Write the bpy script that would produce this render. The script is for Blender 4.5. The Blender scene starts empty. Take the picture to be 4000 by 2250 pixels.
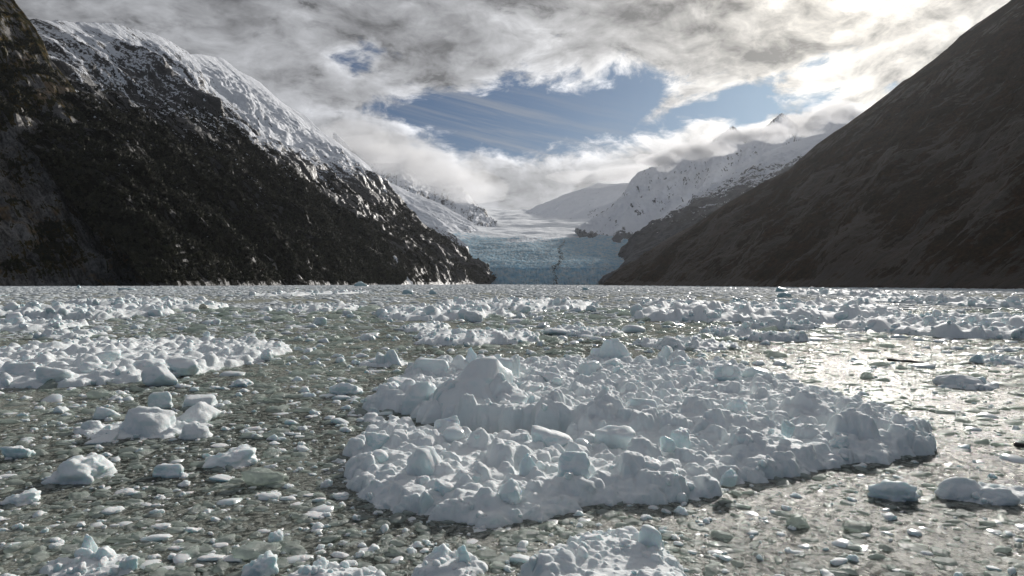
import bpy, math, random
import numpy as np
from mathutils import Vector, Matrix, Euler

random.seed(7)
RNG = np.random.default_rng(11)
SC = bpy.context.scene
COL = SC.collection

# ------------------------------------------------------------------ camera
CAM_H = 5.0
FPX = 2667.0
HORIZON = 1108.0
PITCH = math.atan((1125.0 - HORIZON) / FPX)
cam_d = bpy.data.cameras.new('camera')
cam_d.sensor_width = 36.0
cam_d.lens = 24.0
cam_d.clip_start = 0.5
cam_d.clip_end = 60000
cam = bpy.data.objects.new('camera', cam_d)
COL.objects.link(cam)
cam.location = (0, 0, CAM_H)
cam.rotation_euler = (math.radians(90) - PITCH, 0, 0)
SC.camera = cam

def ray(px, py):
    """world direction (y component 1) of the photograph's pixel (4000 x 2250)"""
    x = (px - 2000.0) / FPX
    y = -(py - 1125.0) / FPX
    c, s = math.cos(PITCH), math.sin(PITCH)
    dy = c + y * s
    dz = -s + y * c
    return x / dy, dz / dy

def P(px, py, z=0.0):
    a, b = ray(px, py)
    Y = (z - CAM_H) / b
    return (a * Y, Y)

def PY(px, py, Y):
    a, b = ray(px, py)
    return (a * Y, Y, CAM_H + b * Y)

# ------------------------------------------------------------------ world + sun + view
SUN_A, SUN_B = ray(3350, -20)
sun_dir = Vector((SUN_A, 1.0, SUN_B)).normalized()
SUN_EL = math.asin(sun_dir.z)
SUN_AZ = math.atan2(sun_dir.x, sun_dir.y)

SC.cycles.volume_bounces = 1
SC.view_settings.view_transform = 'Standard'
SC.view_settings.look = 'None'
SC.view_settings.exposure = 0.04
SC.view_settings.gamma = 1.0
SC.view_settings.use_curve_mapping = False

sl = bpy.data.lights.new('sun', 'SUN')
sl.energy = 4.1
sl.angle = math.radians(1.6)
sl.color = (1.0, 0.95, 0.89)
so = bpy.data.objects.new('sun', sl)
COL.objects.link(so)
so.rotation_euler = sun_dir.to_track_quat('Z', 'Y').to_euler()

class NT:
    """tiny helper to write node expressions"""
    def __init__(s, tree):
        s.t = tree
        s.n = tree.nodes
        s.l = tree.links
    def node(s, typ, **kw):
        n = s.n.new(typ)
        for k, v in kw.items():
            setattr(n, k, v)
        return n
    def put(s, sock, v):
        if v is None:
            return
        if isinstance(v, bpy.types.NodeSocket):
            s.l.new(v, sock)
        else:
            if hasattr(sock, 'default_value') and isinstance(v, (tuple, list)) and len(v) == 3 and sock.type == 'RGBA':
                v = (*v, 1.0)
            sock.default_value = v
    def m(s, op, a, b=None, c=None, clamp=False):
        n = s.node('ShaderNodeMath', operation=op, use_clamp=clamp)
        s.put(n.inputs[0], a); s.put(n.inputs[1], b); s.put(n.inputs[2], c)
        return n.outputs[0]
    def v(s, op, a, b=None, sc=None):
        n = s.node('ShaderNodeVectorMath', operation=op)
        s.put(n.inputs[0], a); s.put(n.inputs[1], b)
        if sc is not None:
            s.put(n.inputs['Scale'], sc)
        return n.outputs['Value'] if op in ('LENGTH', 'DOT_PRODUCT', 'DISTANCE') else n.outputs[0]
    def comb(s, x, y, z):
        n = s.node('ShaderNodeCombineXYZ')
        s.put(n.inputs[0], x); s.put(n.inputs[1], y); s.put(n.inputs[2], z)
        return n.outputs[0]
    def sep(s, v):
        n = s.node('ShaderNodeSeparateXYZ')
        s.put(n.inputs[0], v)
        return n.outputs
    def noise(s, vec, scale=1.0, detail=4.0, rough=0.5, dist=0.0, lac=2.0, typ='FBM', color=False):
        n = s.node('ShaderNodeTexNoise', noise_dimensions='3D')
        n.noise_type = typ
        s.put(n.inputs['Vector'], vec); s.put(n.inputs['Scale'], scale)
        s.put(n.inputs['Detail'], detail); s.put(n.inputs['Roughness'], rough)
        s.put(n.inputs['Distortion'], dist); s.put(n.inputs['Lacunarity'], lac)
        return n.outputs['Color'] if color else n.outputs[0]
    def voro(s, vec, scale, feature='F1', rand=1.0):
        n = s.node('ShaderNodeTexVoronoi', feature=feature)
        s.put(n.inputs['Vector'], vec); s.put(n.inputs['Scale'], scale); s.put(n.inputs['Randomness'], rand)
        return n.outputs
    def ss(s, x, lo, hi, a=0.0, b=1.0):
        n = s.node('ShaderNodeMapRange', interpolation_type='SMOOTHSTEP')
        s.put(n.inputs[0], x); s.put(n.inputs[1], lo); s.put(n.inputs[2], hi)
        s.put(n.inputs[3], a); s.put(n.inputs[4], b)
        return n.outputs[0]
    def mix(s, f, a, b):
        n = s.node('ShaderNodeMix', data_type='RGBA')
        s.put(n.inputs[0], f); s.put(n.inputs[6], a); s.put(n.inputs[7], b)
        return n.outputs[2]
    def attr(s, name):
        return s.node('ShaderNodeAttribute', attribute_name=name).outputs['Fac']
    def scalec(s, col, f):
        return s.v('SCALE', col, sc=f)

def build_world():
    w = bpy.data.worlds.new('World')
    SC.world = w
    w.use_nodes = True
    w.node_tree.nodes.clear()
    k = NT(w.node_tree)
    STR = 0.1
    out = k.node('ShaderNodeOutputWorld')
    bg = k.node('ShaderNodeBackground')
    bg.inputs['Strength'].default_value = STR
    k.l.new(bg.outputs[0], out.inputs[0])
    sky = k.node('ShaderNodeTexSky', sky_type='NISHITA')
    sky.sun_disc = False
    sky.sun_elevation = SUN_EL
    sky.sun_rotation = SUN_AZ
    sky.air_density = 1.0; sky.dust_density = 0.6; sky.ozone_density = 2.0
    d = k.node('ShaderNodeTexCoord').outputs['Generated']
    x, y, z = k.sep(d)
    zc = k.m('MAXIMUM', z, 0.0)
    az = k.m('ARCTAN2', x, y)                                   # 0 = straight ahead, + right
    az = k.m('MULTIPLY', az, 57.2958)
    el = k.m('MULTIPLY', k.m('ARCSINE', z), 57.2958)
    # --- cloud deck coordinates: a slab seen in perspective, blended with plain angles low down
    inv = k.m('DIVIDE', 1.0, k.m('ADD', zc, 0.22))
    deck = k.comb(k.m('MULTIPLY', x, inv), k.m('MULTIPLY', y, inv), k.m('MULTIPLY', z, 0.6))
    warp = k.v('SUBTRACT', k.noise(deck, 1.6, 3, 0.5, color=True), (0.5, 0.5, 0.5))
    deckw = k.v('ADD', deck, k.v('SCALE', warp, sc=0.35))
    n1 = k.noise(deckw, 3.2, 9, 0.60)
    big = k.noise(k.v('ADD', deck, (3.1, 7.7, 0)), 1.5, 3, 0.5)
    off = (-SUN_A * 0.10, -0.05, 0.0)
    n1s = k.noise(k.v('ADD', deckw, (0.05, 0.06, 0.03)), 3.2, 5, 0.55)
    # puffy low clouds, nearly isotropic in angle
    pv = k.v('MULTIPLY', d, (1.0, 1.0, 2.0))
    pw = k.v('SUBTRACT', k.noise(pv, 6, 3, 0.5, color=True), (0.5, 0.5, 0.5))
    pvw = k.v('ADD', pv, k.v('SCALE', pw, sc=0.11))
    n2 = k.noise(pvw, 10.0, 10, 0.64)
    n2s = k.noise(k.v('ADD', pvw, (0.012, 0.0, 0.03)), 10.0, 5, 0.6)

    def blob(az0, el0, ra, re, rot=0.0):
        """gaussian of direction: 1 at its middle"""
        c, s_ = math.cos(math.radians(rot)), math.sin(math.radians(rot))
        da = k.m('SUBTRACT', az, az0); de = k.m('SUBTRACT', el, el0)
        u = k.m('ADD', k.m('MULTIPLY', da, c / ra), k.m('MULTIPLY', de, s_ / ra))
        v = k.m('ADD', k.m('MULTIPLY', da, -s_ / re), k.m('MULTIPLY', de, c / re))
        r2 = k.m('ADD', k.m('MULTIPLY', u, u), k.m('MULTIPLY', v, v))
        return k.m('POWER', 2.71828, k.m('MULTIPLY', r2, -1.0))
    def ae(px, py):
        a, b = ray(px, py)
        return math.degrees(math.atan(a)), math.degrees(math.atan(b / math.sqrt(1 + a * a)))
    holes = None
    for (px, py, rx, ry, rot, amp) in [(3110, 272, 170, 36, 12, 0.85), (2980, 440, 200, 32, 18, 0.6), (1290, 235, 170, 50, 0, 0.78), (1480, 190, 110, 40, 0, 0.55), (3190, 405, 90, 26, 12, 0.8), (2590, 425, 110, 34, 25, -1.05), (2850, 470, 120, 24, 10, -0.6)]:
        a0, e0 = ae(px, py)
        g = k.m('MULTIPLY', blob(a0, e0, rx / 46.5, ry / 46.5, rot), amp)
        holes = g if holes is None else k.m('ADD', holes, g)
    def curve(pts):
        n = k.node('ShaderNodeFloatCurve')
        c = n.mapping.curves[0]
        P_ = []
        for px, py in pts:
            a0, e0 = ae(px, py)
            P_.append(((a0 + 40) / 80, e0 / 40))
        c.points[0].location = (0.0, P_[0][1]); c.points[1].location = (1.0, P_[-1][1])
        for q in P_:
            c.points.new(*q)
        n.mapping.update()
        k.put(n.inputs['Value'], k.m('MULTIPLY_ADD', az, 1 / 80, 0.5))
        return k.m('MULTIPLY', n.outputs[0], 40.0)
    up = curve([(1380, 470), (1440, 410), (1550, 372), (1700, 350), (1900, 325), (2200, 300), (2400, 300), (2600, 330), (2750, 350), (2900, 340), (3000, 360), (3060, 400)])
    lo = curve([(1380, 400), (1440, 420), (1550, 480), (1640, 540), (1800, 590), (2000, 625), (2250, 590), (2450, 540), (2600, 520), (2750, 500), (2900, 480), (3000, 430), (3060, 370)])
    sdist = k.m('MINIMUM', k.m('SUBTRACT', up, el), k.m('SUBTRACT', el, lo))
    edge = k.m('MINIMUM', k.m('MAXIMUM', k.m('MULTIPLY', sdist, -0.42), -1.3), 0.85)
    nn = k.m('ADD', k.m('MULTIPLY', k.m('SUBTRACT', n1, 0.5), 0.7), k.m('MULTIPLY', k.m('SUBTRACT', n2, 0.5), 3.5))
    cov = k.m('ADD', k.m('SUBTRACT', k.m('ADD', edge, 0.16), holes), nn)
    dens = k.ss(cov, -0.22, 0.50)
    # cirrus streaks inside the gap
    cir_v = k.comb(k.m('ADD', k.m('MULTIPLY', az, 0.022), k.m('MULTIPLY', el, -0.004)), k.m('ADD', k.m('MULTIPLY', el, 0.42), k.m('MULTIPLY', az, 0.095)), 0.0)
    cir = k.ss(k.noise(k.v('ADD', cir_v, k.v('SCALE', pw, sc=0.25)), 2.6, 7, 0.62), 0.40, 0.70)
    a0, e0 = ae(1960, 500)
    cirm = k.m('MULTIPLY', cir, k.m('MULTIPLY', blob(a0, e0, 11, 3.2, -14), 0.6))
    # --- brightness of the cloud: forward scatter round the sun, relief from the density towards the sun
    cosg = k.v('DOT_PRODUCT', d, tuple(sun_dir))
    cosg = k.m('MAXIMUM', cosg, 0.0)
    g1 = k.m('POWER', cosg, 1.6)
    g2 = k.m('POWER', cosg, 22.0)
    g3 = k.m('POWER', cosg, 220.0)
    g4 = k.m('POWER', cosg, 1500.0)
    rel1 = k.m('SUBTRACT', n1, n1s)
    rel2 = k.m('SUBTRACT', n2, n2s)
    # relief shows where the cloud is broken, the closed deck is smooth
    broken = k.m('SUBTRACT', 1.25, k.m('MULTIPLY', k.ss(cov, 0.35, 1.0), k.ss(az, 26.0, 4.0, 0.2, 0.68)))
    relief = k.m('MULTIPLY', k.m('ADD', k.m('MULTIPLY', rel1, 1.0), k.m('MULTIPLY', rel2, 4.6)), broken)
    belly = k.noise(k.v('ADD', k.v('MULTIPLY', d, (1.0, 1.0, 3.4)), k.v('SCALE', pw, sc=0.08)), 4.2, 4, 0.5)
    thick = k.m('MULTIPLY', k.ss(k.m('ADD', k.m('MULTIPLY', k.m('SUBTRACT', belly, 0.5), 2.0), k.m('ADD', 0.5, k.m('MULTIPLY', k.m('SUBTRACT', n2, 0.5), 0.5))), 0.2, 0.95), k.ss(cov, 0.1, 0.9))
    a0, e0 = ae(2150, 100)
    a1, e1 = ae(2880, 150)
    a2, e2 = ae(3120, 140)
    dark = k.m('ADD', k.m('MULTIPLY', blob(a0, e0, 15, 2.3, 0), 0.38), k.m('ADD', k.m('MULTIPLY', blob(a1, e1, 5, 1.0, 4), 0.30), k.m('MULTIPLY', blob(a2, e2, 2.5, 0.6, 0), 0.25)))
    dark = k.m('MULTIPLY', dark, k.ss(n2, 0.36, 0.62, 0.35, 1.15))
    low = k.ss(el, 11.0, 3.0)
    lit = k.m('ADD', 0.205, k.m('MULTIPLY', g1, 0.28))
    lit = k.m('ADD', lit, k.m('MULTIPLY', g2, 0.11))
    lit = k.m('ADD', lit, k.m('MULTIPLY', g3, 0.16))
    shade = k.m('SUBTRACT', k.m('SUBTRACT', 1.50, k.m('MULTIPLY', k.ss(cov, 0.15, 1.1), 0.40)), k.m('ADD', k.m('MULTIPLY', thick, k.m('SUBTRACT', 0.44, k.m('MULTIPLY', low, 0.26))), dark))
    shade = k.m('MAXIMUM', k.m('ADD', shade, relief), 0.30)
    lum = k.m('ADD', k.m('MULTIPLY', lit, shade), k.m('ADD', k.m('MULTIPLY', g4, 0.5), k.m('MULTIPLY', g3, 0.04)))
    warm = k.mix(k.m('ADD', k.m('MULTIPLY', g2, 0.9), k.m('MULTIPLY', g1, 0.12), clamp=True), (0.93, 0.955, 1.02), (1.0, 0.94, 0.84))
    cl = k.v('SCALE', k.v('SCALE', warm, sc=lum), sc=1.0 / STR)
    skyc = k.v('SCALE', k.v('MULTIPLY', sky.outputs[0], (0.52, 0.88, 1.32)), sc=0.235)
    c1 = k.mix(cirm, skyc, k.v('SCALE', (0.93, 0.96, 1.0), sc=0.33 / STR))
    c2 = k.mix(dens, c1, cl)
    # below the horizon: dull grey
    c3 = k.mix(k.ss(z, -0.03, 0.0), (1.2, 1.25, 1.3), c2)
    k.l.new(c3, bg.inputs['Color'])
build_world()

# ------------------------------------------------------------------ numpy noise
_perm = RNG.permutation(512)
_perm = np.concatenate([_perm, _perm])
_ga = RNG.uniform(0, 2 * np.pi, 512)
_gx, _gy = np.cos(_ga), np.sin(_ga)
def perlin(x, y):
    xi = np.floor(x).astype(np.int64); yi = np.floor(y).astype(np.int64)
    xf = x - xi; yf = y - yi
    u = xf * xf * xf * (xf * (xf * 6 - 15) + 10); v = yf * yf * yf * (yf * (yf * 6 - 15) + 10)
    def g(ix, iy, dx, dy):
        h = _perm[(_perm[ix & 511] + iy) & 511]
        return _gx[h] * dx + _gy[h] * dy
    n00 = g(xi, yi, xf, yf); n10 = g(xi + 1, yi, xf - 1, yf)
    n01 = g(xi, yi + 1, xf, yf - 1); n11 = g(xi + 1, yi + 1, xf - 1, yf - 1)
    return 1.5 * ((n00 * (1 - u) + n10 * u) * (1 - v) + (n01 * (1 - u) + n11 * u) * v)
def fbm(x, y, oct=5, gain=0.5, lac=2.03, ridged=False):
    s = 0.0; a = 1.0; t = 0.0
    for i in range(oct):
        n = perlin(x + 17.3 * i, y - 9.1 * i)
        if ridged:
            n = 1 - 2 * np.abs(n)
        s = s + a * n; t += a
        a *= gain; x = x * lac; y = y * lac
    return s / t
def sstep(x, a, b):
    t = np.clip((x - a) / (b - a), 0, 1)
    return t * t * (3 - 2 * t)

# ------------------------------------------------------------------ object helpers
def mesh_obj(name, verts, faces, mat, parent=None, smooth=True, attrs=None, **props):
    me = bpy.data.meshes.new(name)
    verts = np.asarray(verts, dtype=np.float32); faces = np.asarray(faces, dtype=np.int32)
    nf, nv = faces.shape
    me.vertices.add(len(verts)); me.vertices.foreach_set('co', verts.ravel())
    me.loops.add(nf * nv); me.loops.foreach_set('vertex_index', faces.ravel())
    me.polygons.add(nf)
    me.polygons.foreach_set('loop_start', np.arange(0, nf * nv, nv, dtype=np.int32))
    if smooth:
        me.polygons.foreach_set('use_smooth', np.ones(nf, dtype=bool))
    if attrs:
        for k_, a in attrs.items():
            at = me.attributes.new(k_, 'FLOAT', 'POINT')
            at.data.foreach_set('value', np.asarray(a, dtype=np.float32).ravel())
    me.update(calc_edges=True)
    me.materials.append(mat)
    return link(name, me, parent, **props)

def link(name, data, parent=None, **props):
    o = bpy.data.objects.new(name, data)
    COL.objects.link(o)
    if parent is not None:
        o.parent = parent
    for k_, v_ in props.items():
        o[k_] = v_
    return o

def grid_faces(nr, nc):
    i = np.arange(nr * nc).reshape(nr, nc)
    return np.stack([i[:-1, :-1], i[:-1, 1:], i[1:, 1:], i[1:, :-1]], -1).reshape(-1, 4)

def mat(name, rough=0.6, bump=None):
    m = bpy.data.materials.new(name)
    m.use_nodes = True
    m.node_tree.nodes.clear()
    k = NT(m.node_tree)
    out = k.node('ShaderNodeOutputMaterial')
    b = k.node('ShaderNodeBsdfPrincipled')
    b.inputs['Roughness'].default_value = rough
    k.l.new(b.outputs[0], out.inputs[0])
    return m, k, b

# ------------------------------------------------------------------ materials: mountains
def mountain_mat(name, rock_a, rock_b, veg, scale=1.0, wet=0.5, dip=35.0, veg_dry=None, ochre=0.0, nk=1.0, vk=1.0):
    m, k, b = mat(name)
    geo = k.node('ShaderNodeNewGeometry')
    pos = geo.outputs['Position']
    snow = k.attr('snow'); vg = k.attr('veg')
    # bedding / joint streaks: stretched along the dip
    fl_ = k.node('ShaderNodeAttribute', attribute_name='fall').outputs['Vector']
    fx, fy, fz = k.sep(fl_)
    sv = k.comb(k.m('MULTIPLY', k.m('ADD', fx, k.m('MULTIPLY', fz, 0.25)), 0.060 / scale), k.m('MULTIPLY', fy, 0.010 / scale), k.m('MULTIPLY', k.m('ADD', fz, k.m('MULTIPLY', fx, 0.1)), 0.017 / scale))
    streak = k.noise(sv, 1.0, 9, 0.62, 0.6)
    fine = k.noise(pos, 0.11 / scale, 9, 0.68)
    patch = k.noise(pos, 0.010 / scale, 5, 0.55)
    crack = k.noise(sv, 2.6, 6, 0.6, 0.3, typ='RIDGED_MULTIFRACTAL')
    rockm = k.ss(k.m('ADD', k.m('MULTIPLY', streak, 0.65), k.m('MULTIPLY', fine, 0.35)), 0.38, 0.62)
    rock = k.mix(rockm, rock_a, rock_b)
    if ochre > 0:
        och = k.ss(k.noise(pos, 0.016, 6, 0.6, 0.5), 0.55, 0.66)
        rock = k.mix(k.m('MULTIPLY', och, ochre), rock, (0.20, 0.125, 0.055))
    vcol = k.mix(k.ss(k.noise(pos, 0.035 / scale, 6, 0.65), 0.40, 0.62), veg, veg_dry or veg)
    vcol = k.mix(k.ss(k.noise(pos, 0.22 / scale, 5, 0.7), 0.35, 0.68), k.v('SCALE', vcol, sc=0.45), k.v('SCALE', vcol, sc=1.35))
    vm = k.ss(k.m('ADD', vg, k.m('ADD', k.m('MULTIPLY', k.m('SUBTRACT', fine, 0.5), 1.1), k.m('MULTIPLY', k.m('SUBTRACT', streak, 0.5), 3.4 * vk))), 0.46, 0.58)
    base = k.mix(vm, rock, vcol)
    sm = k.ss(k.m('ADD', snow, k.m('ADD', k.m('MULTIPLY', k.m('SUBTRACT', fine, 0.5), 2.4 * nk), k.m('MULTIPLY', k.m('SUBTRACT', streak, 0.5), 2.8 * nk))), 0.44, 0.58)
    col = k.mix(sm, base, (0.80, 0.83, 0.88))
    k.l.new(col, b.inputs['Base Color'])
    r = k.mix(vm, k.mix(rockm, (0.55,) * 3, (0.75 - 0.4 * wet,) * 3), (0.9,) * 3)
    r = k.mix(sm, r, (0.7,) * 3)
    k.l.new(r, b.inputs['Roughness'])
    k.l.new(k.mix(vm, (0.40 * (0.3 + wet),) * 3, (0.06,) * 3), b.inputs['Specular IOR Level'])
    hb = k.m('ADD', k.m('MULTIPLY', streak, 1.0), k.m('ADD', k.m('MULTIPLY', fine, 0.55), k.m('MULTIPLY', crack, 0.10)))
    bu = k.node('ShaderNodeBump')
    bu.inputs['Strength'].default_value = 0.9
    bu.inputs['Distance'].default_value = 9.0 * scale
    k.l.new(hb, bu.inputs['Height'])
    k.l.new(bu.outputs[0], b.inputs['Normal'])
    return m

M_left = mountain_mat('cliff_rock', (0.028, 0.026, 0.025), (0.30, 0.285, 0.27), (0.030, 0.032, 0.011), 0.55, 0.7, 38, (0.095, 0.066, 0.020), ochre=0.85)
M_left2 = mountain_mat('snowy_ridge_rock', (0.020, 0.021, 0.023), (0.12, 0.117, 0.12), (0.006, 0.007, 0.004), 1.0, 0.8, 42, (0.012, 0.011, 0.006))
M_left3 = mountain_mat('wet_ridge_rock', (0.020, 0.021, 0.023), (0.10, 0.096, 0.094), (0.007, 0.009, 0.005), 1.3, 1.2, 45, (0.016, 0.014, 0.007))
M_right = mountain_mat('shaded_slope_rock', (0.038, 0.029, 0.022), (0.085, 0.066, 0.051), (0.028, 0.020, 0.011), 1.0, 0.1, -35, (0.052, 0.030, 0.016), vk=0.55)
M_right2 = mountain_mat('blue_shade_rock', (0.018, 0.024, 0.038), (0.036, 0.046, 0.066), (0.012, 0.016, 0.024), 1.6, 0.1, -35)  # blue of the shade is put into these rock and scrub colours
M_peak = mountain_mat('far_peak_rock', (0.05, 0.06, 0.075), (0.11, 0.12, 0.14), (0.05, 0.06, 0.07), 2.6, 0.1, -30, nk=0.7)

# ------------------------------------------------------------------ mountains
def line_Y(px, py, s0, s1, t):
    """distance at which the sight line meets a slope of steepness t rising from the shore s0-s1"""
    a, b = ray(px, py)
    dx, dy = s1[0] - s0[0], s1[1] - s0[1]
    L = math.hypot(dx, dy); dx /= L; dy /= L
    nx, ny = -dy, dx
    if nx * s0[0] < 0:
        nx, ny = -nx, -ny
    # CAM_H + bY = t*(nx(aY-x0)+ny(Y-y0))
    den = t * (nx * a + ny) - b
    return (CAM_H + t * (nx * s0[0] + ny * s0[1])) / den

def resample(pts, n):
    pts = np.array(pts, float)
    seg = np.linalg.norm(np.diff(pts[:, :2], axis=0), axis=1) + 1e-6
    t = np.concatenate([[0], np.cumsum(seg)]); t /= t[-1]
    u = np.linspace(0, 1, n)
    return np.stack([np.interp(u, t, pts[:, i]) for i in range(pts.shape[1])], 1)

def mountain(name, base, crest, mt, nu, nv, amp, wl, prof=1.0, snowf=None, vegf=None, seed=0, back=0.35, crest_amp=0.3, gully=1.0, label=None, skew=0.0, pair=False):
    """base, crest: 3D polylines; the face between them is broken by gullies and crags"""
    if pair:
        nb = len(crest)
        u0 = np.linspace(0, 1, nb)
        # parameterised by crest length; base point i belongs to crest point i
        c = np.array(crest, float); bb = np.array(base, float)
        seg = np.linalg.norm(np.diff(c, axis=0), axis=1) + 1e-6
        t = np.concatenate([[0], np.cumsum(seg)]); t /= t[-1]
        u = np.linspace(0, 1, nu)
        C_ = np.stack([np.interp(u, t, c[:, i]) for i in range(3)], 1)
        B_ = np.stack([np.interp(u, t, bb[:, i]) for i in range(3)], 1)
    else:
        C_ = resample(crest, nu); B_ = resample(base, nu)
    nb_ = max(6, int(nv * 0.16))
    v = np.concatenate([np.linspace(0, 1, nv), 1 + back * np.linspace(0, 1, nb_ + 1)[1:]])
    vv = v[:, None]
    vc = np.minimum(vv, 1.0)
    X = B_[None, :, 0] + (C_[None, :, 0] - B_[None, :, 0]) * vv
    Y = B_[None, :, 1] + (C_[None, :, 1] - B_[None, :, 1]) * vv
    Z = B_[None, :, 2] + (C_[None, :, 2] - B_[None, :, 2]) * (vc ** prof - 1.3 * np.maximum(vv - 1, 0))
    G = np.stack([X, Y, Z], -1)
    du = np.gradient(G, axis=1); dv = np.gradient(G[:nv], axis=0)
    dv = np.concatenate([dv, np.repeat(dv[-1:], nb_, 0)], 0)
    N = np.cross(du, dv); N /= np.linalg.norm(N, axis=-1, keepdims=True) + 1e-9
    N = np.where((N[..., 2:3] < 0), -N, N)
    # smooth the normals along u so polyline corners do not fold
    for _ in range(30):
        N[:, 1:-1] = (N[:, :-2] + 2 * N[:, 1:-1] + N[:, 2:]) / 4
    N /= np.linalg.norm(N, axis=-1, keepdims=True) + 1e-9
    ul = np.concatenate([[0], np.cumsum(np.linalg.norm(np.diff((C_ + B_) / 2, axis=0), axis=1))])[None, :] + 0 * X
    vl = np.linalg.norm(C_ - B_, axis=1).mean() * vv + 0 * X
    s = seed * 37.7
    bd = B_[-1, :2] - B_[0, :2]; bd = bd / np.linalg.norm(bd)
    al = (G[..., 0] - B_[-1, 0]) * bd[0] + (G[..., 1] - B_[-1, 1]) * bd[1]
    ds = np.abs((G[..., 0] - B_[-1, 0]) * bd[1] - (G[..., 1] - B_[-1, 1]) * bd[0])
    ul = al; vl = np.hypot(ds, G[..., 2])
    ug = (ul + skew * vl) / wl
    g1 = fbm(ug + s, vl / wl * 0.28 + s, 4, 0.5, ridged=True)
    g2 = fbm(ug * 3.1 + s, vl / wl * 1.3 - s, 6, 0.55, ridged=True)
    g3 = fbm(ul / wl * 9 - s, vl / wl * 6 + s, 5, 0.6)
    crag = fbm(ul / wl * 2.2 + s, vl / wl * 2.6 + s * 2, 6, 0.55)
    D = amp * (0.9 * gully * (g1 - 0.2) + 0.26 * (g2 - 0.2) + 0.09 * g3 + 0.5 * crag)
    tap = np.where(vv < 1, crest_amp + (1 - crest_amp) * sstep(1 - vv, 0.0, 0.25), crest_amp)
    tap = tap * (0.35 + 0.65 * sstep(vv, 0, 0.12))
    # ends taper where the spur runs into the water
    G = G + N * (D * tap)[..., None]
    # slope normal of final surface
    du = np.gradient(G, axis=1); dv = np.gradient(G, axis=0)
    N2 = np.cross(du, dv); N2 /= np.linalg.norm(N2, axis=-1, keepdims=True) + 1e-9
    nz = np.abs(N2[..., 2])
    ctx = dict(x=G[..., 0], y=G[..., 1], z=G[..., 2], nz=nz, u=np.linspace(0, 1, nu)[None, :] + 0 * X, v=vc + 0 * X, ul=ul, vl=vl, conc=-D / amp, n=fbm(ul / wl * 1.7, vl / wl * 1.7 + 5, 5))
    sn = snowf(ctx) if snowf else np.zeros_like(X)
    vg = vegf(ctx) if vegf else np.zeros_like(X)
    G[0, :, 2] = np.minimum(G[0, :, 2], -3.0)
    vg = vg - 0.45 * (1 - sstep(G[..., 2], 3, 15))
    sn = sn - 0.30 * (1 - sstep(G[..., 2], 120, 330)) * (Y < 3600)
    f = grid_faces(G.shape[0], nu)
    o = mesh_obj(name, G.reshape(-1, 3), f, mt, attrs={'snow': sn, 'veg': vg}, kind='structure')
    at = o.data.attributes.new('fall', 'FLOAT_VECTOR', 'POINT')
    at.data.foreach_set('vector', np.stack([al, ds, G[..., 2]], -1).astype(np.float32).ravel())
    if label:
        o['label'] = label
    return o, G, sn, vg

def crest_on(pix, s0, s1, t):
    out = []
    for p in pix:
        if len(p) == 3 and p[2] is not None:
            out.append(PY(p[0], p[1], p[2]))
        else:
            out.append(PY(p[0], p[1], line_Y(p[0], p[1], s0, s1, t)))
    return out
def shore_pts(s0, s1, crest, lo=None):
    """foot of each crest point on the shore line"""
    s0 = np.array(s0, float); s1 = np.array(s1, float); d = s1 - s0; L = np.linalg.norm(d); d /= L
    out = []
    for c in crest:
        q = (np.array(c[:2]) - s0) @ d
        out.append((*(s0 + d * q), -2.0))
    return out

MT = {}
# --- left, nearest: the dark cliff and its rocky spur
s0, s1 = (-937, 1250), (-531, 1750)
pix = [(-700, -700), (-250, -330), (48, -8), (80, 40), (119, 90), (165, 165), (190, 235), (246, 295), (300, 375), (341, 455), (395, 545), (436, 627), (500, 655), (556, 667), (659, 700), (754, 778), (849, 897), (890, 920), (952, 946), (1032, 1008), (1110, 1062), (1190, 1111)]
cr = crest_on(pix, s0, s1, 1.2)
ba = shore_pts(s0, s1, cr)
# fan the base so it follows the shore
n = len(cr)
ba = [(s0[0] + (s1[0] - s0[0]) * q, s0[1] + (s1[1] - s0[1]) * q, -2) for q in np.linspace(-0.9, 1.0, n)]
MT['a'] = mountain('cliff', ba, cr, M_left, 470, 260, 52, 170, 1.05, seed=1, skew=0.15, crest_amp=0.22, pair=True,
    snowf=lambda c: np.zeros_like(c['x']) - 1,
    vegf=lambda c: 0.38 + 1.0 * c['n'] - 0.30 * sstep(c['u'], 0.55, 0.75) * sstep(c['v'], 0.55, 0.8) + 0.5 * (c['nz'] - 0.55) + 0.25 * sstep(c['z'], 150, 420),
    label='dark near cliff of wet rock and scrub on the left shore')
# --- left, second: high snowy mountain with forest below
s0, s1 = (-531, 1750), (-380, 2300)
pix = [(-500, 70, 1950), (-100, 78, 1990), (115, 83, 2050), (206, 87, 2120), (278, 91, 2200), (360, 94, 2290), (436, 99, 2380), (508, 119, 2480), (570, 128, 2560), (627, 143, 2630), (680, 170, 2700), (714, 194, 2740), (762, 238, 2790), (800, 317), (833, 349), (890, 395), (952, 444), (1032, 524), (1111, 619), (1190, 706), (1238, 754), (1310, 830), (1370, 872), (1425, 910), (1480, 985), (1525, 1050), (1560, 1108)]
cr = crest_on(pix, s0, s1, 0.9)
n = len(cr)
ba = [(s0[0] + (s1[0] - s0[0]) * q, s0[1] + (s1[1] - s0[1]) * q, -2) for q in np.linspace(-0.9, 1.0, n)]
MT['b'] = mountain('mountain', ba, cr, M_left2, 430, 240, 80, 330, 0.97, seed=4, skew=0.15, crest_amp=0.20, pair=True,
    snowf=lambda c: 0.02 + sstep(c['z'], 300, 980) * 0.84 + 0.40 * (c['nz'] - 0.62) + 0.30 * c['n'] * sstep(c['z'], 250, 500) + 0.1 * c['conc'],
    vegf=lambda c: 0.86 - 0.62 * sstep(c['z'], 330, 720) + 0.45 * c['n'] ,
    label='high dark mountain with snow along its top behind the near cliff')
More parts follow.
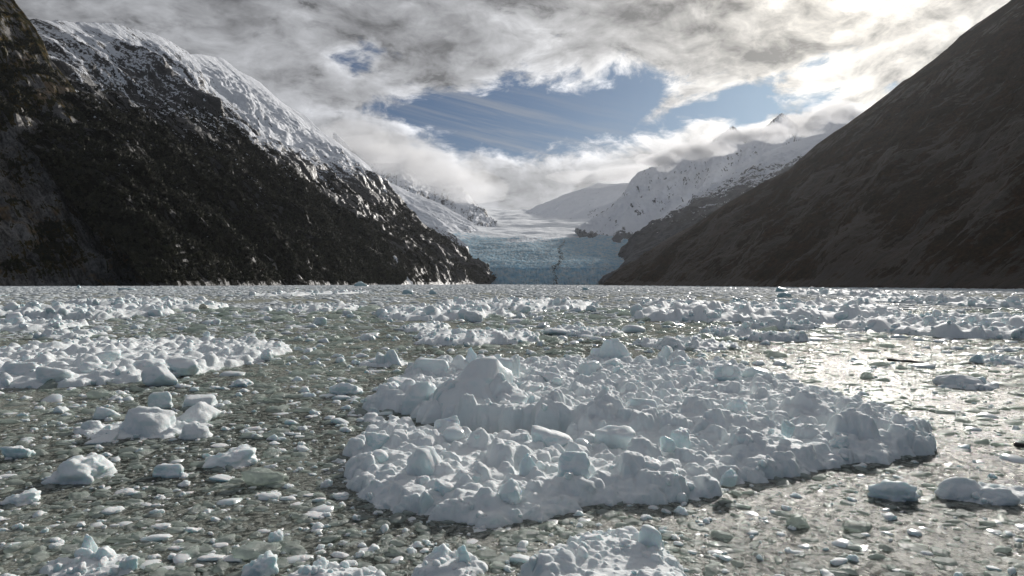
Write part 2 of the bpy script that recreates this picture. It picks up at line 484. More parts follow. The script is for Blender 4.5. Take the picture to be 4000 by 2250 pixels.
# --- left, third: long ridge running down to the glacier
s0, s1 = (-380, 2300), (-83, 3300)
pix = [(600, 200, 3250), (742, 214), (800, 216), (861, 228), (929, 278), (1016, 325), (1111, 405), (1190, 452), (1270, 524), (1330, 565), (1371, 596), (1436, 645), (1479, 699), (1545, 764), (1604, 829), (1640, 868), (1697, 905), (1762, 949), (1805, 976), (1854, 1030), (1898, 1074), (1933, 1109)]
cr = crest_on(pix, s0, s1, 0.85)
n = len(cr)
ba = [(s0[0] + (s1[0] - s0[0]) * q, s0[1] + (s1[1] - s0[1]) * q, -2) for q in np.linspace(-0.6, 1.0, n)]
MT['c'] = mountain('mountain', ba, cr, M_left3, 480, 250, 70, 280, 1.0, seed=9, skew=0.1, crest_amp=0.16, pair=True,
    snowf=lambda c: -0.02 + sstep(c['z'], 340, 700) * 1.25 - 0.25 * sstep(c['z'], 300, 520) * 0 + 0.35 * (c['nz'] - 0.62) + 0.30 * c['n'] * sstep(c['z'], 150, 400) - 0.05 + 0.08 * c['conc'] + 1.6 * np.exp(-((c['ul'] + 965 - 0.10 * c['vl'] + 14 * c['n']) / 12) ** 2) * (c['vl'] < 340) * (fbm(c['vl'] / 60, c['vl'] * 0 + 3, 2) > -0.25),
    vegf=lambda c: 0.62 - 0.50 * sstep(c['z'], 260, 560) + 0.55 * c['n'] + 0.25 * (c['nz'] - 0.6),
    label='snow capped ridge sloping down to the glacier front')
# --- left: small snowy rock toe beside the icefall
cr = [PY(x, y, Y) for x, y, Y in [(1480, 800, 4300), (1560, 815, 4250), (1626, 850, 4200), (1697, 885, 4150), (1762, 914, 4080), (1800, 940, 4050), (1824, 958, 4020), (1835, 985, 4000)]]
ba = [PY(x, y, Y) for x, y, Y in [(1450, 1050, 3700), (1530, 1060, 3700), (1600, 1060, 3720), (1660, 1060, 3750), (1710, 1060, 3800), (1750, 1050, 3850), (1790, 1040, 3900), (1820, 1020, 3960)]]
mountain('rock_spur', ba, cr, M_left3, 200, 90, 30, 120, 1.0, seed=12, pair=True,
    snowf=lambda c: 0.36 + 0.5 * (c['nz'] - 0.6) + 0.5 * sstep(c['z'], 240, 420) + 0.4 * c['n'], label='small snowy rock spur beside the icefall')
# --- left: smooth snow dome
cr = [PY(x, y, Y) for x, y, Y in [(1250, 560, 6300), (1400, 640, 6100), (1490, 700, 6000), (1540, 722, 5950), (1593, 748, 5900), (1653, 772, 5800), (1718, 795, 5700), (1762, 822, 5600), (1800, 842, 5500), (1843, 867, 5350), (1876, 906, 5200), (1890, 930, 5100)]]
ba = [PY(x, y, Y) for x, y, Y in [(1250, 980, 4300), (1350, 980, 4300), (1420, 980, 4300), (1480, 980, 4350), (1540, 980, 4400), (1600, 980, 4500), (1660, 980, 4550), (1710, 975, 4600), (1760, 970, 4650), (1800, 965, 4750), (1850, 960, 4900), (1880, 960, 5000)]]
mountain('mountain', ba, cr, M_peak, 260, 150, 75, 700, 0.8, seed=15, pair=True, crest_amp=0.3, gully=0.6,
    snowf=lambda c: 1.05 - 0.75 * sstep(c['u'], 0.72, 0.98) * sstep(0.75 - c['v'], -0.25, 0.3) + 0.5 * (c['nz'] - 0.7), label='smooth snow dome left of the icefall')
# --- left: misty peak
cr = [PY(x, y, Y) for x, y, Y in [(1300, 520, 8200), (1450, 640, 8000), (1560, 640, 7900), (1680, 725, 7800), (1762, 737, 7700), (1805, 735, 7600), (1843, 775, 7500), (1882, 818, 7350), (1903, 850, 7200), (1930, 880, 7000)]]
ba = [PY(x, y, Y) for x, y, Y in [(1300, 930, 6500), (1450, 930, 6500), (1560, 930, 6500), (1680, 930, 6400), (1762, 930, 6400), (1805, 930, 6400), (1843, 930, 6400), (1882, 930, 6400), (1903, 930, 6400), (1940, 930, 6400)]]
mountain('mountain', ba, cr, M_peak, 200, 110, 130, 600, 1.1, seed=18, pair=True, crest_amp=0.25,
    snowf=lambda c: 0.62 + 0.3 * (c['nz'] - 0.6) + 0.3 * c['n'], label='misty snow peak left of the icefield')
# --- far right mountain behind the icefield
cr = [PY(x, y, Y) for x, y, Y in [(2030, 828, 11000), (2070, 818, 10800), (2115, 797, 10500), (2160, 782, 10200), (2197, 764, 10000), (2278, 737, 9800), (2343, 713, 9600), (2387, 720, 9400), (2463, 716, 9200), (2600, 640, 9200), (2750, 600, 9200)]]
ba = [PY(x, y, Y) for x, y, Y in [(2040, 900, 9800), (2065, 900, 9200), (2090, 905, 8200), (2130, 910, 7600), (2170, 910, 7300), (2220, 910, 7200), (2280, 910, 7100), (2340, 910, 7000), (2420, 910, 7000), (2500, 910, 7000), (2600, 900, 7000)]]
mountain('mountain', ba, cr, M_peak, 220, 110, 120, 800, 1.25, seed=21, pair=True, crest_amp=0.2, gully=0.7,
    snowf=lambda c: 0.95 + 0.35 * (c['nz'] - 0.7) + 0.25 * c['n'], label='far snow mountain behind the icefield')
# --- right snowy peak partly in cloud
cr = [PY(x, y, Y) for x, y, Y in [(2257, 905, 5250), (2305, 862, 5350), (2350, 832, 5450), (2387, 808, 5550), (2420, 775, 5620), (2441, 753, 5700), (2465, 722, 5780), (2496, 683, 5850), (2523, 668, 5900), (2604, 630, 6050), (2700, 590, 6300), (2780, 555, 6500), (2830, 520, 6650), (2862, 490, 6700), (2920, 535, 6800), (2990, 500, 6900), (3052, 448, 7000), (3120, 500, 7050), (3300, 430, 7200), (3600, 420, 7200)]]
ba = [PY(x, y, Y) for x, y, Y in [(2250, 940, 5000), (2265, 960, 4850), (2285, 975, 4700), (2300, 985, 4600), (2320, 990, 4550), (2340, 995, 4500), (2360, 1000, 4450), (2380, 1000, 4420), (2400, 1000, 4400), (2440, 1000, 4380), (2500, 1000, 4350), (2560, 1000, 4300), (2620, 1000, 4300), (2660, 1000, 4300), (2720, 1000, 4300), (2800, 1000, 4300), (2900, 1000, 4300), (3000, 1000, 4300), (3200, 1000, 4300), (3500, 1000, 4300)]]
mountain('mountain', ba, cr, M_peak, 380, 190, 120, 520, 1.12, seed=24, pair=True, crest_amp=0.3, skew=-0.3,
    snowf=lambda c: 0.93 - 0.95 * sstep(0.30 - c['v'], 0.0, 0.22) - 0.40 * sstep(c['v'], 0.90, 0.99) + 0.6 * (c['nz'] - 0.72) + 0.22 * c['n'], label='large snow covered peak with its top in cloud right of the glacier')
# --- right, middle slope with a snowy shoulder
cr = [PY(x, y, Y) for x, y, Y in [(3600, 450, 4750), (3400, 490, 4700), (3259, 512, 4600), (3150, 542, 4550), (3044, 577, 4500), (2990, 602, 4470), (2941, 627, 4450), (2885, 665, 4420), (2830, 698, 4400), (2775, 738, 4350), (2719, 768, 4300), (2660, 797, 4260), (2599, 832, 4220), (2539, 873, 4150), (2496, 916, 4080), (2452, 945, 4000), (2425, 968, 3920), (2415, 990, 3850)]]
ba = [(900, 2000, -2), (800, 2050, -2), (720, 2150, -2), (660, 2250, -2), (600, 2350, -2), (560, 2450, -2), (540, 2550, -2), (520, 2650, -2), (500, 2750, -2), (500, 2850, -2), (500, 2950, -2), (510, 3050, -2), (520, 3150, -2), (530, 3250, -2), (545, 3350, -2), (560, 3450, -2), (575, 3600, 30), (590, 3720, 60)]
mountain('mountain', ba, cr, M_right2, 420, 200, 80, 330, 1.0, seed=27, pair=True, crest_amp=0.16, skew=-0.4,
    snowf=lambda c: 1.15 * sstep(c['v'], 0.40, 0.88) * sstep(c['z'], 270, 460) + 0.8 * sstep(c['z'], 620, 950) - 0.12 + 0.25 * (c['nz'] - 0.7) + 0.22 * c['n'], vegf=lambda c: 0.45 - 0.4 * sstep(c['z'], 300, 600) + 0.4 * c['n'],
    label='blue shadowed slope with a speckled snow shoulder right of the glacier')
# --- right: low spur that meets the water beside the glacier
cr = [PY(x, y, Y) for x, y, Y in [(2900, 830, 3700), (2700, 900, 3600), (2600, 935, 3500), (2530, 965, 3450), (2475, 990, 3400), (2450, 1015, 3350), (2436, 1036, 3300), (2405, 1058, 3280), (2381, 1074, 3260), (2349, 1109, 3250)]]
ba = [(x, y, -2) for x, y in [(560, 1900), (500, 2000), (450, 2150), (430, 2300), (420, 2450), (415, 2600), (415, 2750), (418, 2900), (420, 3050), (425, 3200)]]
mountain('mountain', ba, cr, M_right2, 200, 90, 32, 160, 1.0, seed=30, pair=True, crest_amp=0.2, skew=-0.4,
    vegf=lambda c: 0.35 + 0.4 * c['n'], label='low dark spur meeting the water beside the glacier')
# --- right, nearest: the big shaded slope
s0, s1 = (450, 600), (236, 1700)
pix = [(4600, -500), (4300, -270), (4100, -115), (3949, 0), (3870, 56), (3800, 105), (3751, 143), (3703, 190), (3655, 228), (3608, 262), (3560, 302), (3529, 317), (3473, 365), (3425, 400), (3378, 437), (3314, 484), (3259, 516), (3195, 563), (3116, 627), (3076, 667), (2997, 706), (2920, 748), (2838, 794), (2780, 835), (2719, 873), (2660, 905), (2600, 936), (2550, 970), (2496, 1009), (2441, 1047), (2405, 1080), (2370, 1115)]
cr = crest_on(pix, s0, s1, 0.84)
n = len(cr)
ba = [(s0[0] + (s1[0] - s0[0]) * q, s0[1] + (s1[1] - s0[1]) * q, -2) for q in np.linspace(0.0, 1.0, n)]
cr = [(1500, -500, 700), (1400, 300, 700), (1250, 900, 690)] + cr
ba = [(600, -600, -2), (560, 0, -2), (500, 300, -2)] + ba
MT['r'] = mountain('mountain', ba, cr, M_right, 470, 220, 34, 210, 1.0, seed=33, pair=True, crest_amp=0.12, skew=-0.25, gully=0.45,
    snowf=lambda c: np.zeros_like(c['x']) - 1, vegf=lambda c: 0.60 + 0.7 * c['n'] + 0.2 * sstep(c['z'], 50, 300) - 0.1,
    label='large brown slope in shade on the right shore')

# ------------------------------------------------------------------ glacier
def build_glacier():
    m, k, b = mat('glacier_ice', 0.85)
    geo = k.node('ShaderNodeNewGeometry')
    pos = geo.outputs['Position']
    sn = k.attr('snow'); dirt = k.attr('dirt')
    f1 = k.noise(pos, 0.035, 8, 0.65)
    f2 = k.noise(k.v('MULTIPLY', pos, (1, 1, 0.3)), 0.12, 6, 0.65)
    ice = k.mix(k.ss(f1, 0.36, 0.66), (0.44, 0.74, 0.93), (0.84, 0.94, 1.0))
    s = k.ss(k.m('ADD', sn, k.m('MULTIPLY', k.m('SUBTRACT', f1, 0.5), 0.8)), 0.4, 0.6)
    c = k.mix(s, ice, (0.85, 0.88, 0.91))
    dm = k.ss(k.m('ADD', dirt, k.m('MULTIPLY', k.m('SUBTRACT', f2, 0.5), 1.6)), 0.42, 0.58)
    c = k.mix(dm, c, (0.07, 0.085, 0.085))
    k.l.new(c, b.inputs['Base Color'])
    bu = k.node('ShaderNodeBump')
    bu.inputs['Strength'].default_value = 0.35
    bu.inputs['Distance'].default_value = 10.0
    k.l.new(k.m('ADD', f2, f1), bu.inputs['Height'])
    k.l.new(bu.outputs[0], b.inputs['Normal'])
    tl = k.node('ShaderNodeBsdfTranslucent')
    k.l.new(c, tl.inputs['Color']); k.l.new(bu.outputs[0], tl.inputs['Normal'])
    mxs = k.node('ShaderNodeMixShader'); k.l.new(k.m('MULTIPLY', k.m('SUBTRACT', 1.0, s), 0.50), mxs.inputs[0])
    k.l.new(b.outputs[0], mxs.inputs[1]); k.l.new(tl.outputs[0], mxs.inputs[2])
    k.l.new(mxs.outputs[0], [n for n in m.node_tree.nodes if n.type == 'OUTPUT_MATERIAL'][0].inputs[0])
    b.inputs['Specular IOR Level'].default_value = 0.15
    prof = [(3290, 1062), (3340, 1050), (3700, 1012), (4200, 962), (4600, 938), (5000, 922), (5600, 903), (7000, 878), (9000, 850), (11000, 826), (12500, 822)]
    ys = np.array([p[0] for p in prof], float); zs = np.array([PY(2000, p[1], p[0])[2] for p in prof])
    nr, nc = 440, 340
    t = np.linspace(0, 1, nr)
    Yr = 3290 * (12400 / 3290) ** (t ** 1.6)
    s_ = np.linspace(-1, 1, nc)
    X = np.zeros((nr, nc)); Y = np.zeros((nr, nc)); Z = np.zeros((nr, nc))
    wl = np.interp(Yr, [3290, 4000, 5200, 7000, 12400], [-420, -750, -1500, -1900, -2300])
    wr = np.interp(Yr, [3290, 4000, 5200, 7000, 12400], [560, 800, 1200, 1800, 2600])
    for i in range(nr):
        X[i] = wl[i] + (wr[i] - wl[i]) * (s_ + 1) / 2
        Y[i] = Yr[i]
    edge = 30 + 35 * fbm(X[0] / 120, X[0] * 0 + 2, 4)
    Y = Y + edge[None, :] * np.exp(-(Y - 3290) / 300)
    Z = np.interp(Y, ys, zs)
    # serac field: sharp broken ridges, calmer above
    rough = np.interp(Y, [3200, 3500, 4000, 4500, 4900, 6000, 12000], [13, 11, 9, 7, 4, 3, 3])
    w = fbm(X / 260, Y / 260 + 3, 3) * 60
    s1_ = fbm((X + w) / 48, (Y + w) / 30, 5, 0.66, ridged=True) + 0.5 * fbm(X / 130, Y / 90, 3)
    s2_ = fbm(X / 17, Y / 13 + 11, 3, 0.6, ridged=True)
    big = fbm(X / 420, Y / 300 + 31, 3)
    Z = Z + rough * (1.1 * s1_ + 0.45 * s2_) + big * np.interp(Y, [3200, 4200, 6000], [18, 30, 45])
    # left arm stands higher
    Z = Z + 55 * sstep(-X, 150, 700) * sstep(Y, 3700, 4300) 
    snow = sstep(Y + 600 * fbm(X / 420, Y / 420, 5) - 0.45 * np.abs(X), 3900, 5300)
    mor = np.interp(Y, [3290, 3600, 4000, 4600, 5200], [200, 265, 275, 360, 470]) + 14 * fbm(Y / 90, Y * 0 + 4, 4)
    dirt = (0.50 + 0.35 * fbm(X / 25, Y / 40, 3)) * np.exp(-((X - mor) / np.interp(Y, [3290, 4000, 5000], [26, 20, 12])) ** 2) * (1 - sstep(Y, 4300, 4800))
    dirt += 0.22 * np.exp(-((X + 25) / 60) ** 2) * (1 - sstep(Y, 3350, 3600)) + 0.15 * sstep(X, 150, 400) * (1 - sstep(Y, 3300, 3600))
    # the calving face: extra rows down to the water
    nf = 46
    Xf = np.zeros((nf, nc)); Yf = np.zeros((nf, nc)); Zf = np.zeros((nf, nc))
    for j in range(nf):
        q = j / nf                      # 0 at water
        Xf[j] = X[0]
        Zf[j] = -3 + (Z[0] + 3) * q
        col = fbm(X[0] / 13, X[0] * 0 + q * 1.1, 4, 0.6, ridged=True)
        Yf[j] = Y[0] - 110 * (1 - q) ** 0.8 + 12 * col + 18 * fbm(X[0] / 40, X[0] * 0 + q * 3 + 9, 4)
    Y[0] = Y[0] + 4
    XX = np.concatenate([Xf, X]); YY = np.concatenate([Yf, Y]); ZZ = np.concatenate([Zf, Z])
    SS = np.concatenate([np.zeros((nf, nc)) - 0.3 + 0.35 * (fbm(Xf / 60, Zf / 25, 4) > 0.1), snow])
    DD = np.concatenate([np.repeat(dirt[:1], nf, 0) * 0.9, dirt])
    V = np.stack([XX, YY, ZZ], -1).reshape(-1, 3)
    o = mesh_obj('glacier', V, grid_faces(nr + nf, nc), m, smooth=True, attrs={'snow': SS, 'dirt': DD}, kind='structure')
    o['label'] = 'blue crevassed glacier tongue ending in a calving face at the water'
build_glacier()

# ------------------------------------------------------------------ water with its slush
def build_water():
    m, k, b = mat('slushy_water', 0.2)
    geo = k.node('ShaderNodeNewGeometry')
    pos = geo.outputs['Position']
    px, py, pz = k.sep(pos)
    wv = k.v('ADD', pos, k.v('SCALE', k.v('SUBTRACT', k.noise(pos, 1.3, 3, 0.6, color=True), (0.5, 0.5, 0.5)), sc=0.5))
    cov = k.noise(k.v('MULTIPLY', pos, (1, 0.6, 1)), 0.11, 5, 0.6)          # broad patches of more / less slush
    f = k.noise(wv, 5.0, 6, 0.68)
    cell = k.voro(wv, 5.5, 'F1')[0]
    cell2 = k.voro(wv, 16.0, 'F1')[0]
    fl = k.m('SUBTRACT', k.m('ADD', f, k.m('MULTIPLY', cov, 1.1)), k.m('MULTIPLY', cell, 0.45))
    farw = k.ss(py, 30.0, 400.0)
    slm = k.ss(k.m('ADD', fl, k.m('MULTIPLY', farw, 0.5)), 0.46, 1.00)
    slm = k.m('MULTIPLY', slm, k.ss(cell2, 0.75, 0.25, 0.65, 1.0))
    slc = k.mix(f, (0.25, 0.26, 0.215), (0.57, 0.585, 0.525))
    c = k.mix(slm, (0.012, 0.018, 0.016), slc)
    k.l.new(c, b.inputs['Base Color'])
    k.l.new(k.m('MAXIMUM', k.ss(slm, 0.0, 1.0, 0.12, 0.36), k.ss(py, 30.0, 120.0, 0.1, 0.45)), b.inputs['Roughness'])
    b.inputs['IOR'].default_value = 1.33
    k.l.new(k.ss(py, 20.0, 90.0, 0.14, 0.03), b.inputs['Specular IOR Level'])
    hf = k.noise(pos, 26.0, 5, 0.75)
    mf = k.noise(wv, 2.2, 5, 0.7)
    h = k.m('ADD', k.m('ADD', k.m('MULTIPLY', mf, 0.075), k.m('MULTIPLY', hf, 0.038)), k.m('ADD', k.m('MULTIPLY', f, 0.045), k.m('MULTIPLY', k.ss(cell2, 0.8, 0.0), 0.010)))
    bu = k.node('ShaderNodeBump')
    bu.inputs['Strength'].default_value = 0.60
    bu.inputs['Distance'].default_value = 1.0
    k.l.new(h, bu.inputs['Height'])
    k.l.new(bu.outputs[0], b.inputs['Normal'])
    tr = k.node('ShaderNodeBsdfTransparent')
    tr.inputs['Color'].default_value = (0.74, 0.80, 0.76, 1)
    gl = k.node('ShaderNodeBsdfGlossy')
    gl.inputs['Roughness'].default_value = 0.085
    gl.inputs['Color'].default_value = (0.36, 0.36, 0.35, 1)
    k.l.new(bu.outputs[0], gl.inputs['Normal'])
    fr = k.node('ShaderNodeFresnel'); fr.inputs['IOR'].default_value = 1.33
    k.l.new(bu.outputs[0], fr.inputs['Normal'])
    clear = k.node('ShaderNodeMixShader')
    k.l.new(fr.outputs[0], clear.inputs[0]); k.l.new(tr.outputs[0], clear.inputs[1]); k.l.new(gl.outputs[0], clear.inputs[2])
    df = k.node('ShaderNodeBsdfDiffuse'); k.l.new(c, df.inputs['Color']); k.l.new(bu.outputs[0], df.inputs['Normal'])
    g2_ = k.node('ShaderNodeBsdfGlossy'); g2_.inputs['Roughness'].default_value = 0.16; k.l.new(bu.outputs[0], g2_.inputs['Normal'])
    sl_ = k.node('ShaderNodeMixShader')
    k.l.new(k.m('MULTIPLY', fr.outputs[0], k.ss(py, 18.0, 60.0, 0.80, 0.07)), sl_.inputs[0])
    k.l.new(df.outputs[0], sl_.inputs[1]); k.l.new(g2_.outputs[0], sl_.inputs[2])
    mx = k.node('ShaderNodeMixShader')
    k.l.new(k.m('MAXIMUM', k.ss(slm, 0.0, 1.0, 0.30, 0.94), k.ss(py, 28.0, 80.0, 0.0, 0.86)), mx.inputs[0]); k.l.new(clear.outputs[0], mx.inputs[1]); k.l.new(sl_.outputs[0], mx.inputs[2])
    outn = [n for n in m.node_tree.nodes if n.type == 'OUTPUT_MATERIAL'][0]
    k.l.new(mx.outputs[0], outn.inputs[0])
    V = [(-4900, -1400, 0), (6900, -1400, 0), (6900, 13900, 0), (-4900, 13900, 0)]
    mesh_obj('water', V, [(0, 1, 2, 3)], m, smooth=False, kind='structure')
    m2, k2, b2 = mat('dark_depth', 0.9)
    b2.inputs['Base Color'].default_value = (0.008, 0.014, 0.012, 1)
    V = [(-4900, -1400, -6), (6900, -1400, -6), (6900, 13900, -6), (-4900, 13900, -6)]
    mesh_obj('dark_underlay', V, [(0, 1, 2, 3)], m2, smooth=False, kind='structure')  # dark sheet added below the see-through water, stands in for unlit depth
build_water()

# ------------------------------------------------------------------ ice materials
def ice_mat(name, snow_c, ice_c, deep_c, snow_lo, snow_hi, rough=0.55, sss=0.35, bump_d=0.02, fscale=9.0):
    m, k, b = mat(name, rough)
    geo = k.node('ShaderNodeNewGeometry')
    pos = geo.outputs['Position']
    nz = k.sep(geo.outputs['True Normal'])[2]
    n = k.noise(pos, fscale, 6, 0.62)
    nb = k.noise(pos, fscale * 0.14, 4, 0.55)
    oi = k.node('ShaderNodeObjectInfo').outputs['Random']
    f = k.ss(k.m('ADD', nz, k.m('ADD', k.m('MULTIPLY', k.m('SUBTRACT', nb, 0.5), 1.3), k.m('MULTIPLY', k.m('SUBTRACT', n, 0.5), 0.5))), snow_lo, snow_hi)
    icec = k.mix(k.ss(k.m('ADD', nb, k.m('MULTIPLY', k.m('SUBTRACT', oi, 0.5), 0.35)), 0.40, 0.66), ice_c, deep_c)
    c = k.mix(f, icec, snow_c)
    k.l.new(c, b.inputs['Base Color'])
    k.l.new(k.ss(f, 0, 1, rough * 0.55, rough), b.inputs['Roughness'])
    b.inputs['Specular IOR Level'].default_value = 0.18 if rough > 0.55 else 0.45
    if sss > 0:
        b.inputs['Subsurface Weight'].default_value = sss
        b.inputs['Subsurface Radius'].default_value = (0.35, 0.85, 1.0)
        b.inputs['Subsurface Scale'].default_value = 0.22
    bu = k.node('ShaderNodeBump')
    bu.inputs['Strength'].default_value = 0.55
    bu.inputs['Distance'].default_value = bump_d
    k.l.new(k.m('ADD', n, k.m('MULTIPLY', k.noise(pos, fscale * 7, 3, 0.6), 0.35)), bu.inputs['Height'])
    k.l.new(bu.outputs[0], b.inputs['Normal'])
    return m
M_snow = ice_mat('floe_snow', (0.83, 0.87, 0.88), (0.77, 0.84, 0.85), (0.66, 0.775, 0.79), -0.05, 0.50, 0.7, 0.10, 0.07, 7.0)
M_block = ice_mat('block_ice', (0.83, 0.87, 0.88), (0.75, 0.83, 0.84), (0.61, 0.745, 0.765), 0.05, 0.60, 0.6, 0.25, 0.05, 8.0)
M_brash = ice_mat('brash', (0.76, 0.80, 0.78), (0.57, 0.62, 0.58), (0.42, 0.47, 0.435), 0.70, 1.25, 0.30, 0.0, 0.07, 16.0)
def milky(m, f, col):
    """lets light through the thin ice: part translucent, thin rims part clear"""
    k = NT(m.node_tree)
    b = [n for n in m.node_tree.nodes if n.type == 'BSDF_PRINCIPLED'][0]
    out = [n for n in m.node_tree.nodes if n.type == 'OUTPUT_MATERIAL'][0]
    t = k.node('ShaderNodeBsdfTranslucent'); t.inputs['Color'].default_value = (*col, 1)
    x = k.node('ShaderNodeMixShader'); x.inputs[0].default_value = f
    k.l.new(b.outputs[0], x.inputs[1]); k.l.new(t.outputs[0], x.inputs[2])
    tr = k.node('ShaderNodeBsdfTransparent'); tr.inputs['Color'].default_value = (0.85, 0.92, 0.88, 1)
    lw = k.node('ShaderNodeLayerWeight'); lw.inputs['Blend'].default_value = 0.35
    y = k.node('ShaderNodeMixShader')
    k.l.new(k.m('MULTIPLY_ADD', lw.outputs['Facing'], 0.75, 0.05), y.inputs[0])
    k.l.new(x.outputs[0], y.inputs[1]); k.l.new(tr.outputs[0], y.inputs[2])
    k.l.new(y.outputs[0], out.inputs[0])
milky(M_brash, 0.35, (0.60, 0.65, 0.61))
[n for n in M_brash.node_tree.nodes if n.type == 'BSDF_PRINCIPLED'][0].inputs['Specular IOR Level'].default_value = 0.22
M_brash_far = ice_mat('brash_far', (0.62, 0.66, 0.68), (0.45, 0.51, 0.52), (0.34, 0.43, 0.45), 0.20, 0.9, 0.8, 0.0, 0.10, 2.0)
M_bluefar = ice_mat('blue_berg_ice', (0.62, 0.73, 0.76), (0.46, 0.63, 0.67), (0.36, 0.57, 0.62), 0.45, 1.1, 0.4, 0.0, 0.2, 1.0)
M_stain = ice_mat('stained_ice', (0.66, 0.64, 0.54), (0.44, 0.42, 0.33), (0.30, 0.28, 0.21), 0.2, 0.9, 0.5, 0.0, 0.1, 2.0)
M_clear = ice_mat('clear_ice', (0.82, 0.86, 0.87), (0.75, 0.82, 0.83), (0.69, 0.78, 0.79), 0.45, 1.1, 0.25, 0.3, 0.012, 12.0)

# ------------------------------------------------------------------ ice shapes
import bmesh
def ico(sub):
    bm = bmesh.new()
    bmesh.ops.create_icosphere(bm, subdivisions=sub, radius=1.0)
    v = np.array([x.co[:] for x in bm.verts]); f = np.array([[q.index for q in p.verts] for p in bm.faces])
    bm.free()
    return v, f
ICO = {s: ico(s) for s in (2, 3, 4, 5)}

def noise3(v, sc, seed, oct=4, gain=0.5, ridged=False):
    s = seed * 13.37
    return (fbm(v[:, 0] * sc + s, v[:, 1] * sc - s, oct, gain, ridged=ridged) + fbm(v[:, 1] * sc + s * 2, v[:, 2] * sc + s, oct, gain, ridged=ridged) + fbm(v[:, 2] * sc - s, v[:, 0] * sc + s * 3, oct, gain, ridged=ridged)) / 3

def chunk_verts(seed, sub, kind='block'):
    """closed lump of ice: soft intersection of planes, warped and roughened; about unit radius"""
    r = np.random.default_rng(seed)
    d, f = ICO[sub]
    npl = {'block': 8, 'boulder': 11, 'shard': 7, 'pinnacle': 9, 'slab': 10, 'plate': 12, 'egg': 26, 'mound': 16, 'crumb': 12}[kind]
    pn = r.normal(size=(npl, 3)); pn /= np.linalg.norm(pn, axis=1, keepdims=True)
    pd = r.uniform(0.62, 1.0, npl)
    if kind == 'egg':
        pd = r.uniform(0.85, 1.0, npl)
    pn = np.concatenate([pn, [[0, 0, 1], [0, 0, -1], [1, 0, 0], [-1, 0, 0], [0, 1, 0], [0, -1, 0]]])
    pd = np.concatenate([pd, r.uniform(0.85, 1.05, 6)])
    p = {'block': 17, 'boulder': 11, 'shard': 26, 'pinnacle': 9, 'slab': 14, 'plate': 9, 'egg': 4, 'mound': 5, 'crumb': 6}[kind]
    q = np.maximum(d @ pn.T, 0) / pd
    rad = (q ** p).sum(1) ** (-1 / p)
    v = d * rad[:, None]
    big = noise3(v, 0.9, seed, 3)
    fine = noise3(v, 2.6, seed + 5, 4, 0.5)
    rdg = noise3(v, 1.5, seed + 8, 4, 0.55, ridged=True)
    am = {'block': (0.22, 0.12, 0.16), 'boulder': (0.26, 0.13, 0.14), 'shard': (0.12, 0.02, 0.02), 'pinnacle': (0.22, 0.10, 0.16), 'slab': (0.18, 0.06, 0.05), 'plate': (0.22, 0.08, 0.04), 'egg': (0.12, 0.02, 0.0), 'crumb': (0.36, 0.42, 0.30), 'mound': (0.30, 0.24, 0.24)}[kind]
    v = v * (1 + am[0] * big * 2 + am[1] * fine * 2 + am[2] * (rdg - 0.2))[:, None]
    if kind == 'pinnacle':
        t = np.clip((v[:, 2] + 0.6) / 1.7, 0, 1)
        v[:, :2] *= (1.15 - 0.75 * t ** 1.3)[:, None]
        v[:, 0] += 0.18 * t * r.uniform(-1, 1)
    if kind == 'mound':
        t = np.clip((v[:, 2] + 0.5) / 1.5, 0, 1)
        v[:, :2] *= (1.2 - 0.55 * t)[:, None]
    # unit half extents in x/y, height kept in 0..1 above -0.35
    e = np.abs(v).max(0)
    v = v / e
    return v, f

CH = {}
def chunk_mesh(kind, var, sub, mt):
    key = (kind, var, sub, mt.name)
    if key not in CH:
        v, f = chunk_verts(hash((kind, var)) % 1000 if False else (sum(map(ord, kind)) * 7 + var * 31), sub, kind)
        me = bpy.data.meshes.new('ice_' + kind)
        me.vertices.add(len(v)); me.vertices.foreach_set('co', v.astype(np.float32).ravel())
        nf = len(f)
        me.loops.add(nf * 3); me.loops.foreach_set('vertex_index', f.astype(np.int32).ravel())
        me.polygons.add(nf)
        me.polygons.foreach_set('loop_start', np.arange(0, nf * 3, 3, dtype=np.int32))
        me.polygons.foreach_set('use_smooth', np.ones(nf, dtype=bool))
        me.update(calc_edges=True)
        me.materials.append(mt)
        CH[key] = me
    return CH[key]

# ------------------------------------------------------------------ floes
def poly_sd(px, py, poly):
    """signed distance, + inside"""
    best = np.full(px.shape, 1e9); ins = np.zeros(px.shape, bool)
    n = len(poly)
    for i in range(n):
        x0, y0 = poly[i]; x1, y1 = poly[(i + 1) % n]
        dx, dy = x1 - x0, y1 - y0
        t = np.clip(((px - x0) * dx + (py - y0) * dy) / (dx * dx + dy * dy + 1e-12), 0, 1)
        best = np.minimum(best, (px - x0 - t * dx) ** 2 + (py - y0 - t * dy) ** 2)
        c = ((y0 > py) != (y1 > py)) & (px < (x1 - x0) * (py - y0) / (y1 - y0 + 1e-12) + x0)
        ins ^= c
    return np.where(ins, 1, -1) * np.sqrt(best)

